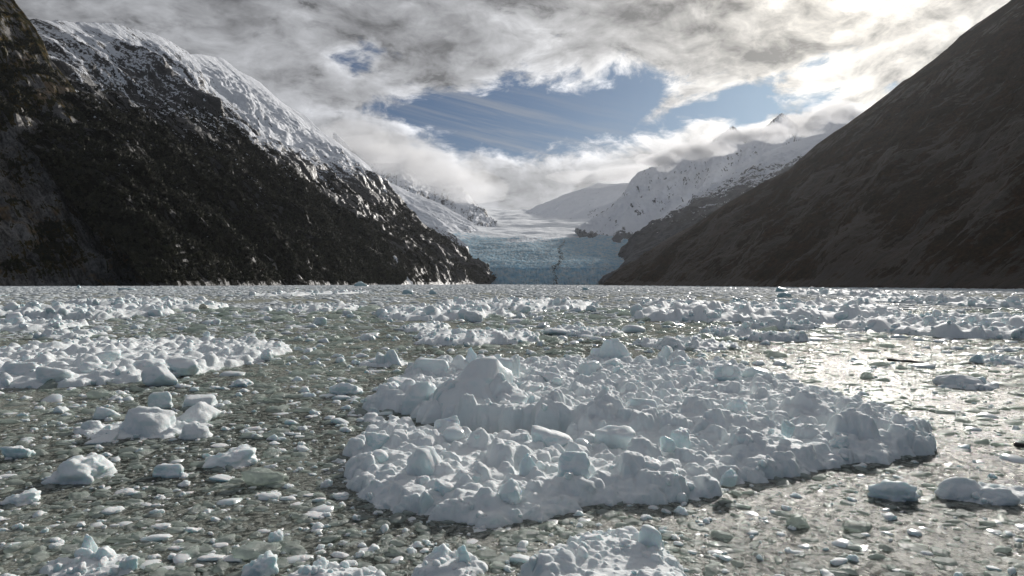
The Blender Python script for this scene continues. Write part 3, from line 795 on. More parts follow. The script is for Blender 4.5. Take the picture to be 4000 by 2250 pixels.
def floe(label, poly, ys_rows, xs_cols, H, stone, dens, seed, group='ice floes drifting on the fjord', ridges=(), trench=(), hills=(), blocks=(), rnd_blocks=0, rb_size=(0.3, 0.8), mt=None, sub=3, edge=0.35, name='ice_floe', cat='ice floe', warp=0.35, rb_kinds=('block', 'boulder', 'boulder', 'egg')):
    """snow-covered raft of frozen rubble. poly in plan; ys_rows/xs_cols grid lines; stone=(min,max) radius"""
    r = np.random.default_rng(seed)
    poly = np.array(poly, float)
    cx, cy = poly.mean(0)
    X, Y = np.meshgrid(xs_cols, ys_rows)
    ws = max(stone[1] * 1.5, 0.3)
    wx = fbm(X / ws / 2 + seed, Y / ws / 2, 4) * warp * 2 * ws
    wy = fbm(X / ws / 2, Y / ws / 2 + seed * 3, 4) * warp * 2 * ws
    d = poly_sd(X + wx, Y + wy, poly)
    e = edge
    Z = -0.8 * H + (1.8 * H) * (0.72 * sstep(d, -e, e * 0.55) + 0.28 * sstep(d, 0, e * 4))
    Z = Z + H * 0.28 * fbm(X / (stone[1] * 4), Y / (stone[1] * 4) + seed, 4) * sstep(d, 0, e)
    def seg_d(line):
        L = np.array(line, float)
        best = np.full(X.shape, 1e9)
        for i in range(len(L) - 1):
            x0, y0 = L[i][:2]; x1, y1 = L[i + 1][:2]
            dx, dy = x1 - x0, y1 - y0
            t = np.clip(((X - x0) * dx + (Y - y0) * dy) / (dx * dx + dy * dy), 0, 1)
            best = np.minimum(best, np.hypot(X + wx * 0.5 - x0 - t * dx, Y + wy * 0.5 - y0 - t * dy))
        return best
    for line, w, h in ridges:
        Z = Z + h * np.exp(-(seg_d(line) / w) ** 2) * sstep(d, 0, e)
    for hx, hy, hw, hh_ in hills:
        da = (X + wx * 0.35 - hx) / (hw * 0.46); db = (Y + wy * 0.35 - hy) / (hw * 0.42)
        rr = np.sqrt(da * da + db * db) * (1 + 0.35 * fbm(X / hw * 1.3 + hx, Y / hw * 1.3, 3))
        Z = Z + hh_ * 0.9 * np.clip(1 - rr ** 2, 0, 1) ** 1.1 * (1 + 0.35 * fbm(X / hw * 2.5, Y / hw * 2.5 + hy, 4)) * sstep(d, 0.0, 2.2)
    tr = np.zeros_like(Z)
    for line, w, dp in trench:
        tr = np.maximum(tr, 1 - sstep(seg_d(line), w * 0.6, w * 1.25))
    Z = Z * (1 - tr) + (-0.25) * tr
    # stones frozen into it
    area = (xs_cols[-1] - xs_cols[0]) * (ys_rows[-1] - ys_rows[0])
    ns = int(area * dens)
    sx = r.uniform(xs_cols[0], xs_cols[-1], ns); sy = r.uniform(ys_rows[0], ys_rows[-1], ns)
    sr = stone[0] * (stone[1] / stone[0]) ** (r.random(ns) ** 2.6)
    calm = fbm(sx / (stone[1] * 5) + seed, sy / (stone[1] * 5), 2)
    kp = (calm < 0.22) | (r.random(ns) < 0.45)
    sx, sy, sr = sx[kp], sy[kp], sr[kp]
    order = np.argsort(-sr)
    kk = 1.0
    xs = xs_cols; ys = ys_rows
    for i in order:
        R = sr[i] * 1.7
        i0, i1 = np.searchsorted(xs, sx[i] - R), np.searchsorted(xs, sx[i] + R)
        j0, j1 = np.searchsorted(ys, sy[i] - R), np.searchsorted(ys, sy[i] + R)
        if i1 - i0 < 2 or j1 - j0 < 2:
            continue
        cj, ci = (j0 + j1) // 2, (i0 + i1) // 2
        dc = d[min(cj, len(ys) - 1), min(ci, len(xs) - 1)]
        if dc < sr[i] * 0.25 - e * 0.5 or tr[min(cj, len(ys) - 1), min(ci, len(xs) - 1)] > 0.5:
            continue
        zc = Z[min(cj, len(ys) - 1), min(ci, len(xs) - 1)]
        hz = sr[i] * r.uniform(0.30, 0.90)
        gx, gy = (X[j0:j1, i0:i1] - sx[i]) / sr[i], (Y[j0:j1, i0:i1] - sy[i]) / sr[i]
        nk = r.integers(4, 7); a0 = r.uniform(0, 6.28)
        q = np.zeros_like(gx)
        for kq in range(nk):
            aa = a0 + 6.283 * kq / nk + r.uniform(-0.35, 0.35)
            q = q + np.maximum((gx * math.cos(aa) + gy * math.sin(aa)) / r.uniform(0.62, 1.15), 0) ** 9
        q = q ** (1 / 9)
        top = hz * (1 + r.uniform(-0.45, 0.45) * gx + r.uniform(-0.45, 0.45) * gy - 0.25 * (gx * gx + gy * gy))
        side = sr[i] * r.uniform(1.1, 3.2) * (1 - q)
        ks_ = 0.16 * sr[i]
        ht = np.clip(0.5 + 0.5 * (side - top) / ks_, 0, 1)
        hgt = zc - hz * 0.25 + side * (1 - ht) + top * ht - ks_ * ht * (1 - ht)
        sub_ = Z[j0:j1, i0:i1]
        k_ = 0.07 * sr[i] + 0.004
        hh = np.clip(0.5 + 0.5 * (hgt - sub_) / k_, 0, 1)
        Z[j0:j1, i0:i1] = sub_ * (1 - hh) + hgt * hh + k_ * hh * (1 - hh)
    # snow softens everything, then fine relief
    Z[1:-1, 1:-1] = (Z[1:-1, 1:-1] * 8 + Z[:-2, 1:-1] + Z[2:, 1:-1] + Z[1:-1, :-2] + Z[1:-1, 2:]) / 12
    Z = Z + stone[0] * 0.35 * fbm(X / stone[0] / 2.5, Y / stone[0] / 2.5, 3)
    Z = np.minimum(Z, np.maximum(Z, -0.6 * H - 0.1))
    # crumbly, slightly undercut rim
    wall = np.exp(-((d) / (e * 1.2)) ** 2)
    zz_ = Z / (stone[0] * 2.5)
    X = X + wall * stone[0] * 1.4 * fbm(zz_ + X / stone[1], Y / stone[0] / 3 + zz_, 3)
    Y = Y + wall * stone[0] * 1.4 * fbm(X / stone[0] / 3, zz_ * 1.3 + 7, 3)
    keep = (d > -e * 1.8) | (Z > -0.1)
    f = grid_faces(*X.shape)
    kf = keep.ravel()[f].any(1)
    f = f[kf]
    used = np.unique(f); remap = np.full(X.size, -1); remap[used] = np.arange(len(used))
    Vv = np.stack([X - cx, Y - cy, Z], -1).reshape(-1, 3)[used]
    root = link(name, None, None, label=label, category=cat)
    if group:
        root['group'] = group
    root.location = (cx, cy, 0)
    mesh_obj('snow_crust', Vv, remap[f], mt or M_snow, parent=root)
    def zat(x, y):
        j = min(max(np.searchsorted(ys, y), 0), len(ys) - 1); i = min(max(np.searchsorted(xs, x), 0), len(xs) - 1)
        return Z[j, i], d[j, i]
    def put(x, y, z, w, dep, h, kind, var, rz, mt_, tilt=0.0, sb=None, sink=0.3):
        o = bpy.data.objects.new('ice_block', chunk_mesh(kind, var, sb or sub, mt_))
        COL.objects.link(o); o.parent = root
        # mesh half height 1 -> visible height h above z, part buried
        hz = h / (2 - 2 * sink)
        o.scale = (w / 2, dep / 2, hz)
        o.location = (x - cx, y - cy, z + h - hz)
        o.rotation_euler = (tilt, r.uniform(-0.15, 0.15) if tilt else 0, rz)
        return o
    for bl in blocks:
        bx, by, w, h, kind, var, zb, mtx = bl
        put(bx, by, zb, w, w * r.uniform(0.75, 1.0), h, kind, var, r.uniform(-0.5, 0.5), mtx, r.uniform(-0.28, 0.28), 4, 0.32)
    nput = 0; tries = 0
    while nput < rnd_blocks and tries < rnd_blocks * 60:
        tries += 1
        x = r.uniform(xs[0], xs[-1]); y = r.uniform(ys[0], ys[-1])
        z, dd = zat(x, y)
        rim = nput % 4 == 0
        if (rim and abs(dd) > edge * 0.8) or (not rim and (dd < 0.02 or z < 0.02)):
            continue
        s = rb_size[0] * (rb_size[1] / rb_size[0]) ** (r.random() ** 2.2) * (0.6 if rim else 1.0)
        z = max(z, -0.05)
        kd = rb_kinds[r.integers(len(rb_kinds))]
        put(x, y, z - s * 0.22, s, s * r.uniform(0.6, 1.0), s * r.uniform(0.45, 0.85), kd, int(r.integers(5)), r.uniform(0, 6.28), M_block if r.random() < 0.93 else M_clear, r.uniform(-0.4, 0.4))
        nput += 1
    return root, zat

# ---- the main floe
main_px = [(1330, 1880), (1345, 1945), (1382, 1985), (1553, 2028), (1700, 2050), (1833, 2068), (1960, 2062), (2065, 2050), (2252, 2010), (2500, 1985), (2795, 1968), (2870, 1915), (2951, 1893), (3060, 1880), (3183, 1862), (3416, 1822), (3600, 1797), (3690, 1760), (3680, 1700), (3600, 1650), (3420, 1600), (3280, 1565), (3120, 1510), (2960, 1460), (2820, 1430), (2640, 1420), (2420, 1418), (2200, 1418), (2019, 1420), (1800, 1430), (1650, 1445), (1560, 1490), (1480, 1550), (1400, 1600), (1372, 1640), (1400, 1690), (1360, 1750), (1345, 1820)]
main_poly = [P(*p) for p in main_px]
_mc = np.array(main_poly).mean(0)
main_poly = [tuple(_mc + (np.array(q) - _mc) * (1 - 0.42 / np.linalg.norm(np.array(q) - _mc))) for q in main_poly]
BL = []
HL = []
def MB(cx, base, w, h, kind, var, mt_=None, zb=0.3):
    x, y = P(cx, base, zb)
    s = y / FPX
    if kind == 'mound':
        HL.append((x, y + w * s * 0.40, w * s * 1.05, max(h * s - 0.28, h * s * 0.6)))
        return
    BL.append((x, y + w * s * 0.35, w * s, h * s * 1.0, kind, var, zb, mt_ or M_block))
MB(1850, 1648, 365, 250, 'block', 5, zb=0.05); MB(1745, 1636, 150, 175, 'boulder', 5, zb=0.05); MB(1960, 1640, 190, 150, 'mound', 5, zb=0.1)
MB(1675, 1478, 160, 78, 'boulder', 1); MB(1800, 1462, 135, 82, 'pinnacle', 1); MB(1838, 1462, 60, 105, 'pinnacle', 4)
MB(1926, 1438, 76, 52, 'block', 0, M_clear); MB(1995, 1482, 102, 92, 'slab', 2)
MB(2159, 1502, 96, 50, 'boulder', 3, M_clear); MB(2084, 1547, 104, 44, 'egg', 1, M_clear); MB(2303, 1482, 96, 68, 'block', 1, M_clear)
MB(2412, 1418, 128, 95, 'pinnacle', 0); MB(2342, 1412, 66, 60, 'block', 4, M_clear); MB(2608, 1412, 84, 70, 'block', 2); MB(2655, 1440, 66, 46, 'boulder', 2, M_clear)
MB(2353, 1550, 50, 40, 'block', 3, M_clear); MB(2487, 1512, 80, 48, 'crumb', 4); MB(2400, 1450, 110, 50, 'boulder', 0)
MB(1625, 1608, 150, 105, 'block', 1, zb=0.1); MB(1516, 1565, 80, 80, 'boulder', 2)
MB(1560, 1530, 120, 60, 'boulder', 3)
MB(1644, 1865, 170, 140, 'block', 2); MB(1876, 1985, 225, 175, 'mound', 2); MB(2070, 1870, 88, 104, 'pinnacle', 2, M_clear)
MB(2248, 1885, 140, 108, 'boulder', 1); MB(2405, 1765, 190, 90, 'block', 0); MB(2400, 1905, 125, 108, 'mound', 1)
MB(1770, 1735, 112, 62, 'egg', 0, M_clear); MB(1755, 1700, 120, 72, 'block', 4); MB(2160, 1760, 175, 82, 'boulder', 4); MB(1877, 1758, 120, 105, 'mound', 3)
MB(1670, 1855, 62, 42, 'boulder', 0, M_clear); MB(2275, 1775, 96, 52, 'egg', 3, M_clear)
MB(2700, 1950, 300, 215, 'mound', 4, zb=0.2); MB(2664, 1735, 80, 60, 'boulder', 2, zb=0.6); MB(2612, 1760, 64, 50, 'boulder', 4, M_clear, zb=0.6)
MB(3165, 1858, 410, 220, 'mound', 1, zb=0.15); MB(3165, 1672, 235, 112, 'mound', 0); MB(3430, 1695, 185, 118, 'mound', 2)
MB(2918, 1780, 114, 98, 'boulder', 2); MB(2895, 1632, 94, 70, 'crumb', 0); MB(2965, 1710, 114, 78, 'boulder', 4)
MB(2855, 1498, 114, 66, 'boulder', 1); MB(2848, 1462, 48, 42, 'egg', 2, M_clear, zb=0.75); MB(2974, 1492, 114, 60, 'boulder', 3, M_clear)
MB(2663, 1442, 76, 48, 'boulder', 0); MB(2728, 1442, 70, 40, 'egg', 1); MB(3084, 1690, 52, 50, 'boulder', 3, zb=0.8)
MB(3300, 1755, 90, 55, 'crumb', 1); MB(3552, 1720, 108, 66, 'block', 4); MB(2862, 1892, 74, 50, 'boulder', 0)
MB(2083, 1600, 70, 55, 'pinnacle', 3, zb=0.6); MB(2198, 1632, 130, 85, 'mound', 3, zb=0.5); MB(2375, 1675, 190, 120, 'mound', 4, zb=0.4)
MB(2520, 1650, 140, 85, 'boulder', 1, zb=0.5); MB(2720, 1680, 220, 105, 'mound', 0, zb=0.3); MB(2000, 1600, 150, 75, 'boulder', 3, zb=0.5)
MB(1480, 1860, 110, 80, 'mound', 2); MB(1470, 1750, 100, 65, 'boulder', 4); MB(2560, 1870, 110, 70, 'boulder', 2); MB(2010, 1790, 100, 55, 'egg', 4)
MB(1730, 1930, 90, 50, 'boulder', 3); MB(2000, 1960, 110, 70, 'boulder', 0); MB(2150, 1930, 120, 60, 'mound', 1)
ridge = [P(1880, 1640, 0.3), P(2100, 1650, 0.3), P(2300, 1680, 0.3), P(2500, 1690, 0.3), P(2750, 1690, 0.3), P(2900, 1700, 0.3)]
trn = [P(1500, 1618), P(1620, 1660), P(1760, 1700), P(1950, 1715), P(2150, 1722)]
trn2 = [P(2430, 1790), P(2560, 1812)]
ys_ = 12.9 * (44.8 / 12.9) ** np.linspace(0, 1, 620)
xs_ = np.linspace(-6.6, 17.5, 600)
floe('largest ice floe, a knobbly raft of snow covered blocks filling the middle foreground', main_poly, ys_, xs_, 0.34, (0.06, 0.40), 30, 5,
     ridges=[(ridge, 1.0, 0.55), ([P(1400, 1600), P(1550, 1500), P(1700, 1470)], 1.2, 0.3), ([P(2900, 1600), P(3400, 1700)], 1.5, 0.25)],
     trench=[(trn, 0.85, 1), (trn2, 0.35, 1)], hills=HL, blocks=BL, rnd_blocks=235, rb_size=(0.16, 0.60), sub=3, edge=0.30, group=None)

# ---- the other floes: (label, outline in photo pixels, H, stone, density, random blocks, block size)
def px_floe(label, pts, H, stone, dens, nb, rb, seed, extra=(), n=(150, 260), sub=2, mt=None, edge=None, kinds=('block', 'boulder', 'boulder', 'egg'), group='ice floes drifting on the fjord', warp=0.35):
    poly = [P(*p) for p in pts]
    a = np.array(poly)
    pad = stone[1] * 1.5 + 0.5
    ap = np.array(pts, float)
    n = (int(np.clip((ap[:, 1].max() - ap[:, 1].min()) / 3.9 * 3.2, 44, 230)), int(np.clip((min(ap[:, 0].max(), 4200) - max(ap[:, 0].min(), -200)) / 3.9 * 1.1, 70, 420)))
    y0, y1 = a[:, 1].min() - pad, a[:, 1].max() + pad
    ys = y0 * (y1 / y0) ** np.linspace(0, 1, n[0])
    xs = np.linspace(a[:, 0].min() - pad, a[:, 0].max() + pad, n[1])
    bl = []
    for (cx, base, w, h, kind, var, zb, m_) in extra:
        x, y = P(cx, base, zb); s = y / FPX
        bl.append((x, y + w * s * 0.3, w * s, h * s, kind, var, zb, m_))
    return floe(label, poly, ys, xs, H, stone, dens, seed, blocks=bl, rnd_blocks=nb, rb_size=rb, sub=sub, mt=mt, edge=edge or H * 0.7, rb_kinds=kinds, group=group, warp=warp)

def ell(x0, x1, yb, yf, k=14, seed=0, skew=0.0):
    """irregular oval in photo pixels, spaced evenly on the water"""
    r = random.Random(seed)
    (xa, ya), (xb, _) = P(x0, (yb + yf) / 2), P(x1, (yb + yf) / 2)
    _, Yf = P(0, yf); _, Yb = P(0, yb)
    out = []
    for i in range(k):
        a = 2 * math.pi * i / k
        q = r.uniform(0.82, 1.12)
        cx = (xa + xb) / 2 + (xb - xa) / 2 * math.cos(a) * q
        Yc = (Yf + Yb) / 2 + (Yb - Yf) / 2 * math.sin(a) * q + skew * (cx - (xa + xb) / 2)
        b = (0 - CAM_H) / Yc
        # back to pixels
        px = 2000 + FPX * cx / Yc
        py = HORIZON + FPX * CAM_H / Yc
        out.append((px, py))
    return out

px_floe('wide flat ice floe of densely packed lumps reaching in from the left edge', [(-500, 1520), (-200, 1522), (0, 1518), (300, 1508), (560, 1490), (800, 1455), (1000, 1415), (1128, 1375), (1125, 1352), (980, 1345), (800, 1340), (600, 1342), (400, 1350), (200, 1365), (0, 1380), (-300, 1400)], 0.36, (0.10, 0.50), 11, 230, (0.25, 0.8), 21, n=(330, 620), sub=3, edge=0.3,
        extra=[(600, 1490, 130, 72, 'pinnacle', 2, 0.25, M_block), (330, 1465, 190, 50, 'mound', 0, 0.3, M_block), (700, 1450, 150, 55, 'boulder', 3, 0.3, M_block), (560, 1450, 130, 50, 'boulder', 2, 0.3, M_block), (190, 1490, 130, 60, 'boulder', 4, 0.25, M_block), (60, 1480, 140, 60, 'boulder', 1, 0.25, M_block), (390, 1420, 110, 45, 'block', 1, 0.3, M_block), (1340 - 300, 1400, 60, 35, 'boulder', 0, 0.2, M_block)])
px_floe('small floe of big smooth snow humps left of the largest floe', ell(300, 820, 1640, 1715, 14, 3), 0.10, (0.06, 0.25), 16, 30, (0.12, 0.3), 22, n=(200, 260), sub=3, edge=0.25,
        extra=[(545, 1712, 320, 118, 'mound', 0, -0.05, M_snow), (735, 1665, 210, 75, 'mound', 1, -0.05, M_snow), (745, 1722, 135, 70, 'mound', 4, -0.05, M_snow), (615, 1600, 95, 70, 'boulder', 1, -0.02, M_block), (740, 1600, 160, 52, 'slab', 0, -0.02, M_snow), (390, 1735, 120, 24, 'slab', 2, -0.02, M_snow), (345, 1690, 90, 45, 'mound', 2, -0.02, M_snow), (400, 1640, 100, 45, 'boulder', 4, -0.02, M_block)])
FL = [
    ('oval ice floe with a ragged grey rim straight behind the largest floe', ell(1590, 2115, 1300, 1352, 16, 1), 0.39, (0.13, 0.54), 7.20, 117, (0.29, 0.97)),
    ('small rubble floe touching the upper left of the ragged oval floe', ell(1570, 1735, 1272, 1300, 12, 2), 0.39, (0.13, 0.45), 7.20, 42, (0.29, 0.84)),
    ('long bumpy floe with tall blue blocks in the middle distance, left of centre', ell(1455, 2005, 1205, 1258, 16, 4), 0.63, (0.22, 0.90), 3.60, 175, (0.58, 2.08)),
    ('wide rubble floe behind the long bumpy centre floe', ell(1720, 2350, 1178, 1220, 16, 5), 0.68, (0.26, 1.17), 2.16, 156, (0.72, 2.60)),
    ('low pale floe with a smooth snow slab just above the largest floe', ell(2110, 2420, 1290, 1314, 12, 6), 0.34, (0.13, 0.54), 7.20, 58, (0.36, 1.04)),
    ('very long wall-like floe of stacked blocks across the right middle distance', [(2480, 1250), (2700, 1258), (3000, 1264), (3300, 1262), (3450, 1255), (3560, 1245), (3480, 1215), (3200, 1205), (2900, 1200), (2650, 1205), (2500, 1225)], 0.73, (0.26, 1.17), 2.88, 290, (0.65, 2.46)),
    ('long knobbly floe running out of the right edge of the picture', [(3280, 1283), (3480, 1300), (3700, 1318), (4000, 1328), (4300, 1332), (4300, 1265), (4000, 1258), (3700, 1252), (3450, 1258), (3300, 1270)], 0.58, (0.17, 0.90), 4.50, 290, (0.43, 1.69)),
    ('floe with one smooth rounded snow dome at its left end', ell(2480, 2875, 1332, 1372, 14, 7), 0.22, (0.11, 0.45), 10.80, 49, (0.29, 0.78)),
    ('flat narrow floe of lumps right of the domed floe', ell(2905, 3155, 1318, 1336, 12, 8), 0.39, (0.13, 0.54), 9.00, 49, (0.29, 0.78)),
    ('narrow rubble floe below the wall-like floe', ell(2950, 3200, 1276, 1289, 12, 9), 0.49, (0.17, 0.62), 5.40, 49, (0.36, 1.11)),
    ('compact lumpy floe between the domed floe and the wall-like floe', ell(2757, 2935, 1298, 1318, 12, 10), 0.39, (0.13, 0.54), 7.20, 39, (0.36, 0.97)),
    ('long floe of rounded humps at the left edge of the middle distance', ell(-60, 630, 1222, 1250, 16, 11), 0.68, (0.26, 1.07), 2.70, 136, (0.65, 2.34)),
    ('rubble floe carrying a block of dirty brown ice', ell(460, 810, 1198, 1224, 14, 12), 0.58, (0.26, 1.07), 2.70, 97, (0.65, 2.21)),
    ('short floe of large snowy humps at the left edge', ell(-120, 255, 1270, 1302, 14, 13), 0.49, (0.17, 0.81), 5.40, 66, (0.50, 1.69)),
    ('grey floe of melting lumps above the wide flat floe', ell(185, 370, 1305, 1328, 12, 14), 0.30, (0.13, 0.54), 7.20, 39, (0.36, 1.16)),
    ('curved small floe of pebbled snow left of centre in the distance', ell(1115, 1400, 1200, 1221, 12, 15), 0.49, (0.22, 0.81), 3.24, 78, (0.50, 1.43)),
    ('distant blue grey floe strip behind the left humps', ell(300, 700, 1180, 1196, 12, 16), 0.58, (0.35, 1.26), 1.44, 78, (0.86, 2.60)),
    ('distant floe with a single pale cone in the right background', ell(3430, 3735, 1172, 1192, 12, 17), 0.78, (0.35, 1.44), 1.26, 78, (0.86, 2.92)),
    ('far bluish rubble floe at the right edge', ell(3740, 4080, 1180, 1212, 12, 18), 0.68, (0.35, 1.35), 1.44, 85, (0.86, 2.92)),
    ('distant floe behind the left end of the wall-like floe', ell(2540, 2790, 1186, 1206, 12, 19), 0.68, (0.26, 1.17), 1.80, 69, (0.72, 2.08)),
    ('remote floe of grey rubble under the right hand slope', ell(3180, 3400, 1145, 1160, 12, 20), 0.97, (0.52, 1.98), 0.54, 66, (1.30, 3.90)),
    ('remote floe of blue rubble left of centre near the far shore', ell(1100, 1360, 1138, 1158, 12, 22), 0.45, (0.60, 2.16), 0.45, 69, (1.44, 4.55)),
]
for i, (lb, pts, H, st, dn, nb, rb) in enumerate(FL):
    ex = []
    if 'dirty brown' in lb:
        ex = [(790, 1210, 38, 24, 'mound', 3, 0.2, M_stain)]
    if 'snow dome' in lb:
        ex = [(2640, 1366, 150, 52, 'mound', 0, 0.0, M_snow)]
    if 'smooth snow slab' in lb:
        ex = [(2190, 1312, 150, 26, 'mound', 3, 0.0, M_block)]
    if 'pale cone' in lb:
        ex = [(3655, 1184, 56, 30, 'pinnacle', 0, 0.3, M_block)]
    if 'wall-like floe of' in lb:
        ex = [(3080, 1222, 70, 38, 'block', 1, 0.4, M_block), (3250, 1222, 64, 34, 'block', 2, 0.4, M_block), (2960, 1218, 60, 30, 'boulder', 1, 0.4, M_block), (3420, 1228, 60, 34, 'pinnacle', 1, 0.4, M_block)]
    if 'tall blue blocks' in lb:
        ex = [(1715, 1228, 60, 40, 'pinnacle', 1, 0.4, M_block), (1770, 1226, 36, 44, 'block', 2, 0.4, M_block), (1660, 1230, 60, 28, 'boulder', 3, 0.4, M_block), (1850, 1250, 80, 40, 'boulder', 2, 0.3, M_block)]
    if 'behind the long bumpy' in lb:
        ex = [(1940, 1190, 36, 36, 'pinnacle', 2, 0.4, M_block), (1782, 1186, 30, 28, 'shard', 1, 0.5, M_clear), (2310, 1214, 44, 26, 'boulder', 2, 0.3, M_block), (2050, 1218, 50, 22, 'block', 1, 0.3, M_block)]
    px_floe(lb, pts, H, st, dn, nb, rb, 40 + i, extra=ex, n=(130, 300 if nb < 100 else 620), sub=2)

# near bottom edge floes
px_floe('ragged snowy floe at the bottom edge with a tilted block standing at its right end', [(2010, 2330), (2080, 2230), (2200, 2170), (2330, 2125), (2480, 2120), (2570, 2150), (2640, 2230), (2700, 2310), (2720, 2420), (2000, 2420)], 0.40, (0.04, 0.22), 40, 60, (0.1, 0.35), 81, n=(260, 330), sub=3, edge=0.16,
        extra=[(2545, 2165, 95, 110, 'slab', 3, 0.30, M_block), (2310, 2165, 110, 70, 'boulder', 1, 0.25, M_block), (2230, 2190, 90, 55, 'boulder', 2, 0.25, M_block)])
px_floe('small snowy floe with a leaning ice shard at the bottom edge', ell(1625, 1905, 2165, 2300, 12, 31), 0.22, (0.03, 0.16), 60, 40, (0.08, 0.22), 82, n=(200, 220), sub=3, edge=0.14,
        extra=[(1812, 2215, 50, 95, 'shard', 2, 0.1, M_clear), (1720, 2230, 150, 80, 'mound', 1, 0.05, M_block)])
px_floe('low snowy floe cut by the bottom edge left of the leaning shard', ell(1110, 1510, 2215, 2330, 12, 32), 0.16, (0.03, 0.16), 60, 40, (0.08, 0.25), 83, n=(160, 240), sub=3, edge=0.14,
        extra=[(1245, 2225, 60, 36, 'boulder', 2, 0.1, M_block)])
px_floe('knot of jagged white ice lumps in the bottom left corner', ell(205, 530, 2170, 2265, 12, 33), 0.10, (0.03, 0.14), 60, 60, (0.08, 0.26), 84, n=(160, 220), sub=3, edge=0.14,
        extra=[(330, 2170, 85, 75, 'pinnacle', 0, 0.05, M_block), (320, 2200, 75, 60, 'boulder', 3, 0.05, M_block), (385, 2195, 90, 60, 'block', 2, 0.05, M_block), (485, 2240, 75, 60, 'block', 0, 0.0, M_block)])
px_floe('rounded snowy floe at the right edge near the sun glitter', ell(3690, 4060, 1905, 1975, 12, 34), 0.16, (0.05, 0.25), 30, 26, (0.12, 0.4), 85, n=(150, 220), sub=3, edge=0.2,
        extra=[(3790, 1960, 200, 85, 'mound', 3, -0.02, M_snow), (3930, 1975, 170, 60, 'mound', 0, -0.02, M_snow)])
px_floe('lone humped floe of crusted snow in the glitter on the right', ell(3695, 3905, 1498, 1522, 12, 35), 0.22, (0.10, 0.4), 10, 20, (0.3, 0.9), 86, n=(110, 200), sub=3, edge=0.3,
        extra=[(3790, 1518, 190, 48, 'mound', 2, -0.02, M_snow)])
px_floe('two lobed floe at the right edge beyond the driftwood', ell(3810, 4040, 1405, 1425, 12, 36), 0.2, (0.12, 0.4), 8, 20, (0.3, 0.9), 87, n=(110, 200), sub=3, edge=0.3,
        extra=[(3830, 1418, 60, 34, 'pinnacle', 3, 0, M_block), (3900, 1412, 80, 30, 'mound', 1, 0, M_snow)])
px_floe('small floe with a square notched block behind the upper left of the largest floe', ell(1400, 1600, 1410, 1436, 12, 37), 0.25, (0.10, 0.35), 10, 24, (0.25, 0.7), 88, n=(110, 200), sub=3, edge=0.25,
        extra=[(1530, 1432, 105, 66, 'pinnacle', 3, 0.0, M_block), (1490, 1430, 70, 60, 'block', 4, 0.0, M_block)])
px_floe('flat smooth ice tongue at the right edge below the knobbly floe', ell(3820, 4060, 1358, 1368, 12, 38), 0.14, (0.15, 0.4), 2, 0, (0.3, 0.9), 89, n=(60, 140), sub=2, edge=0.3)

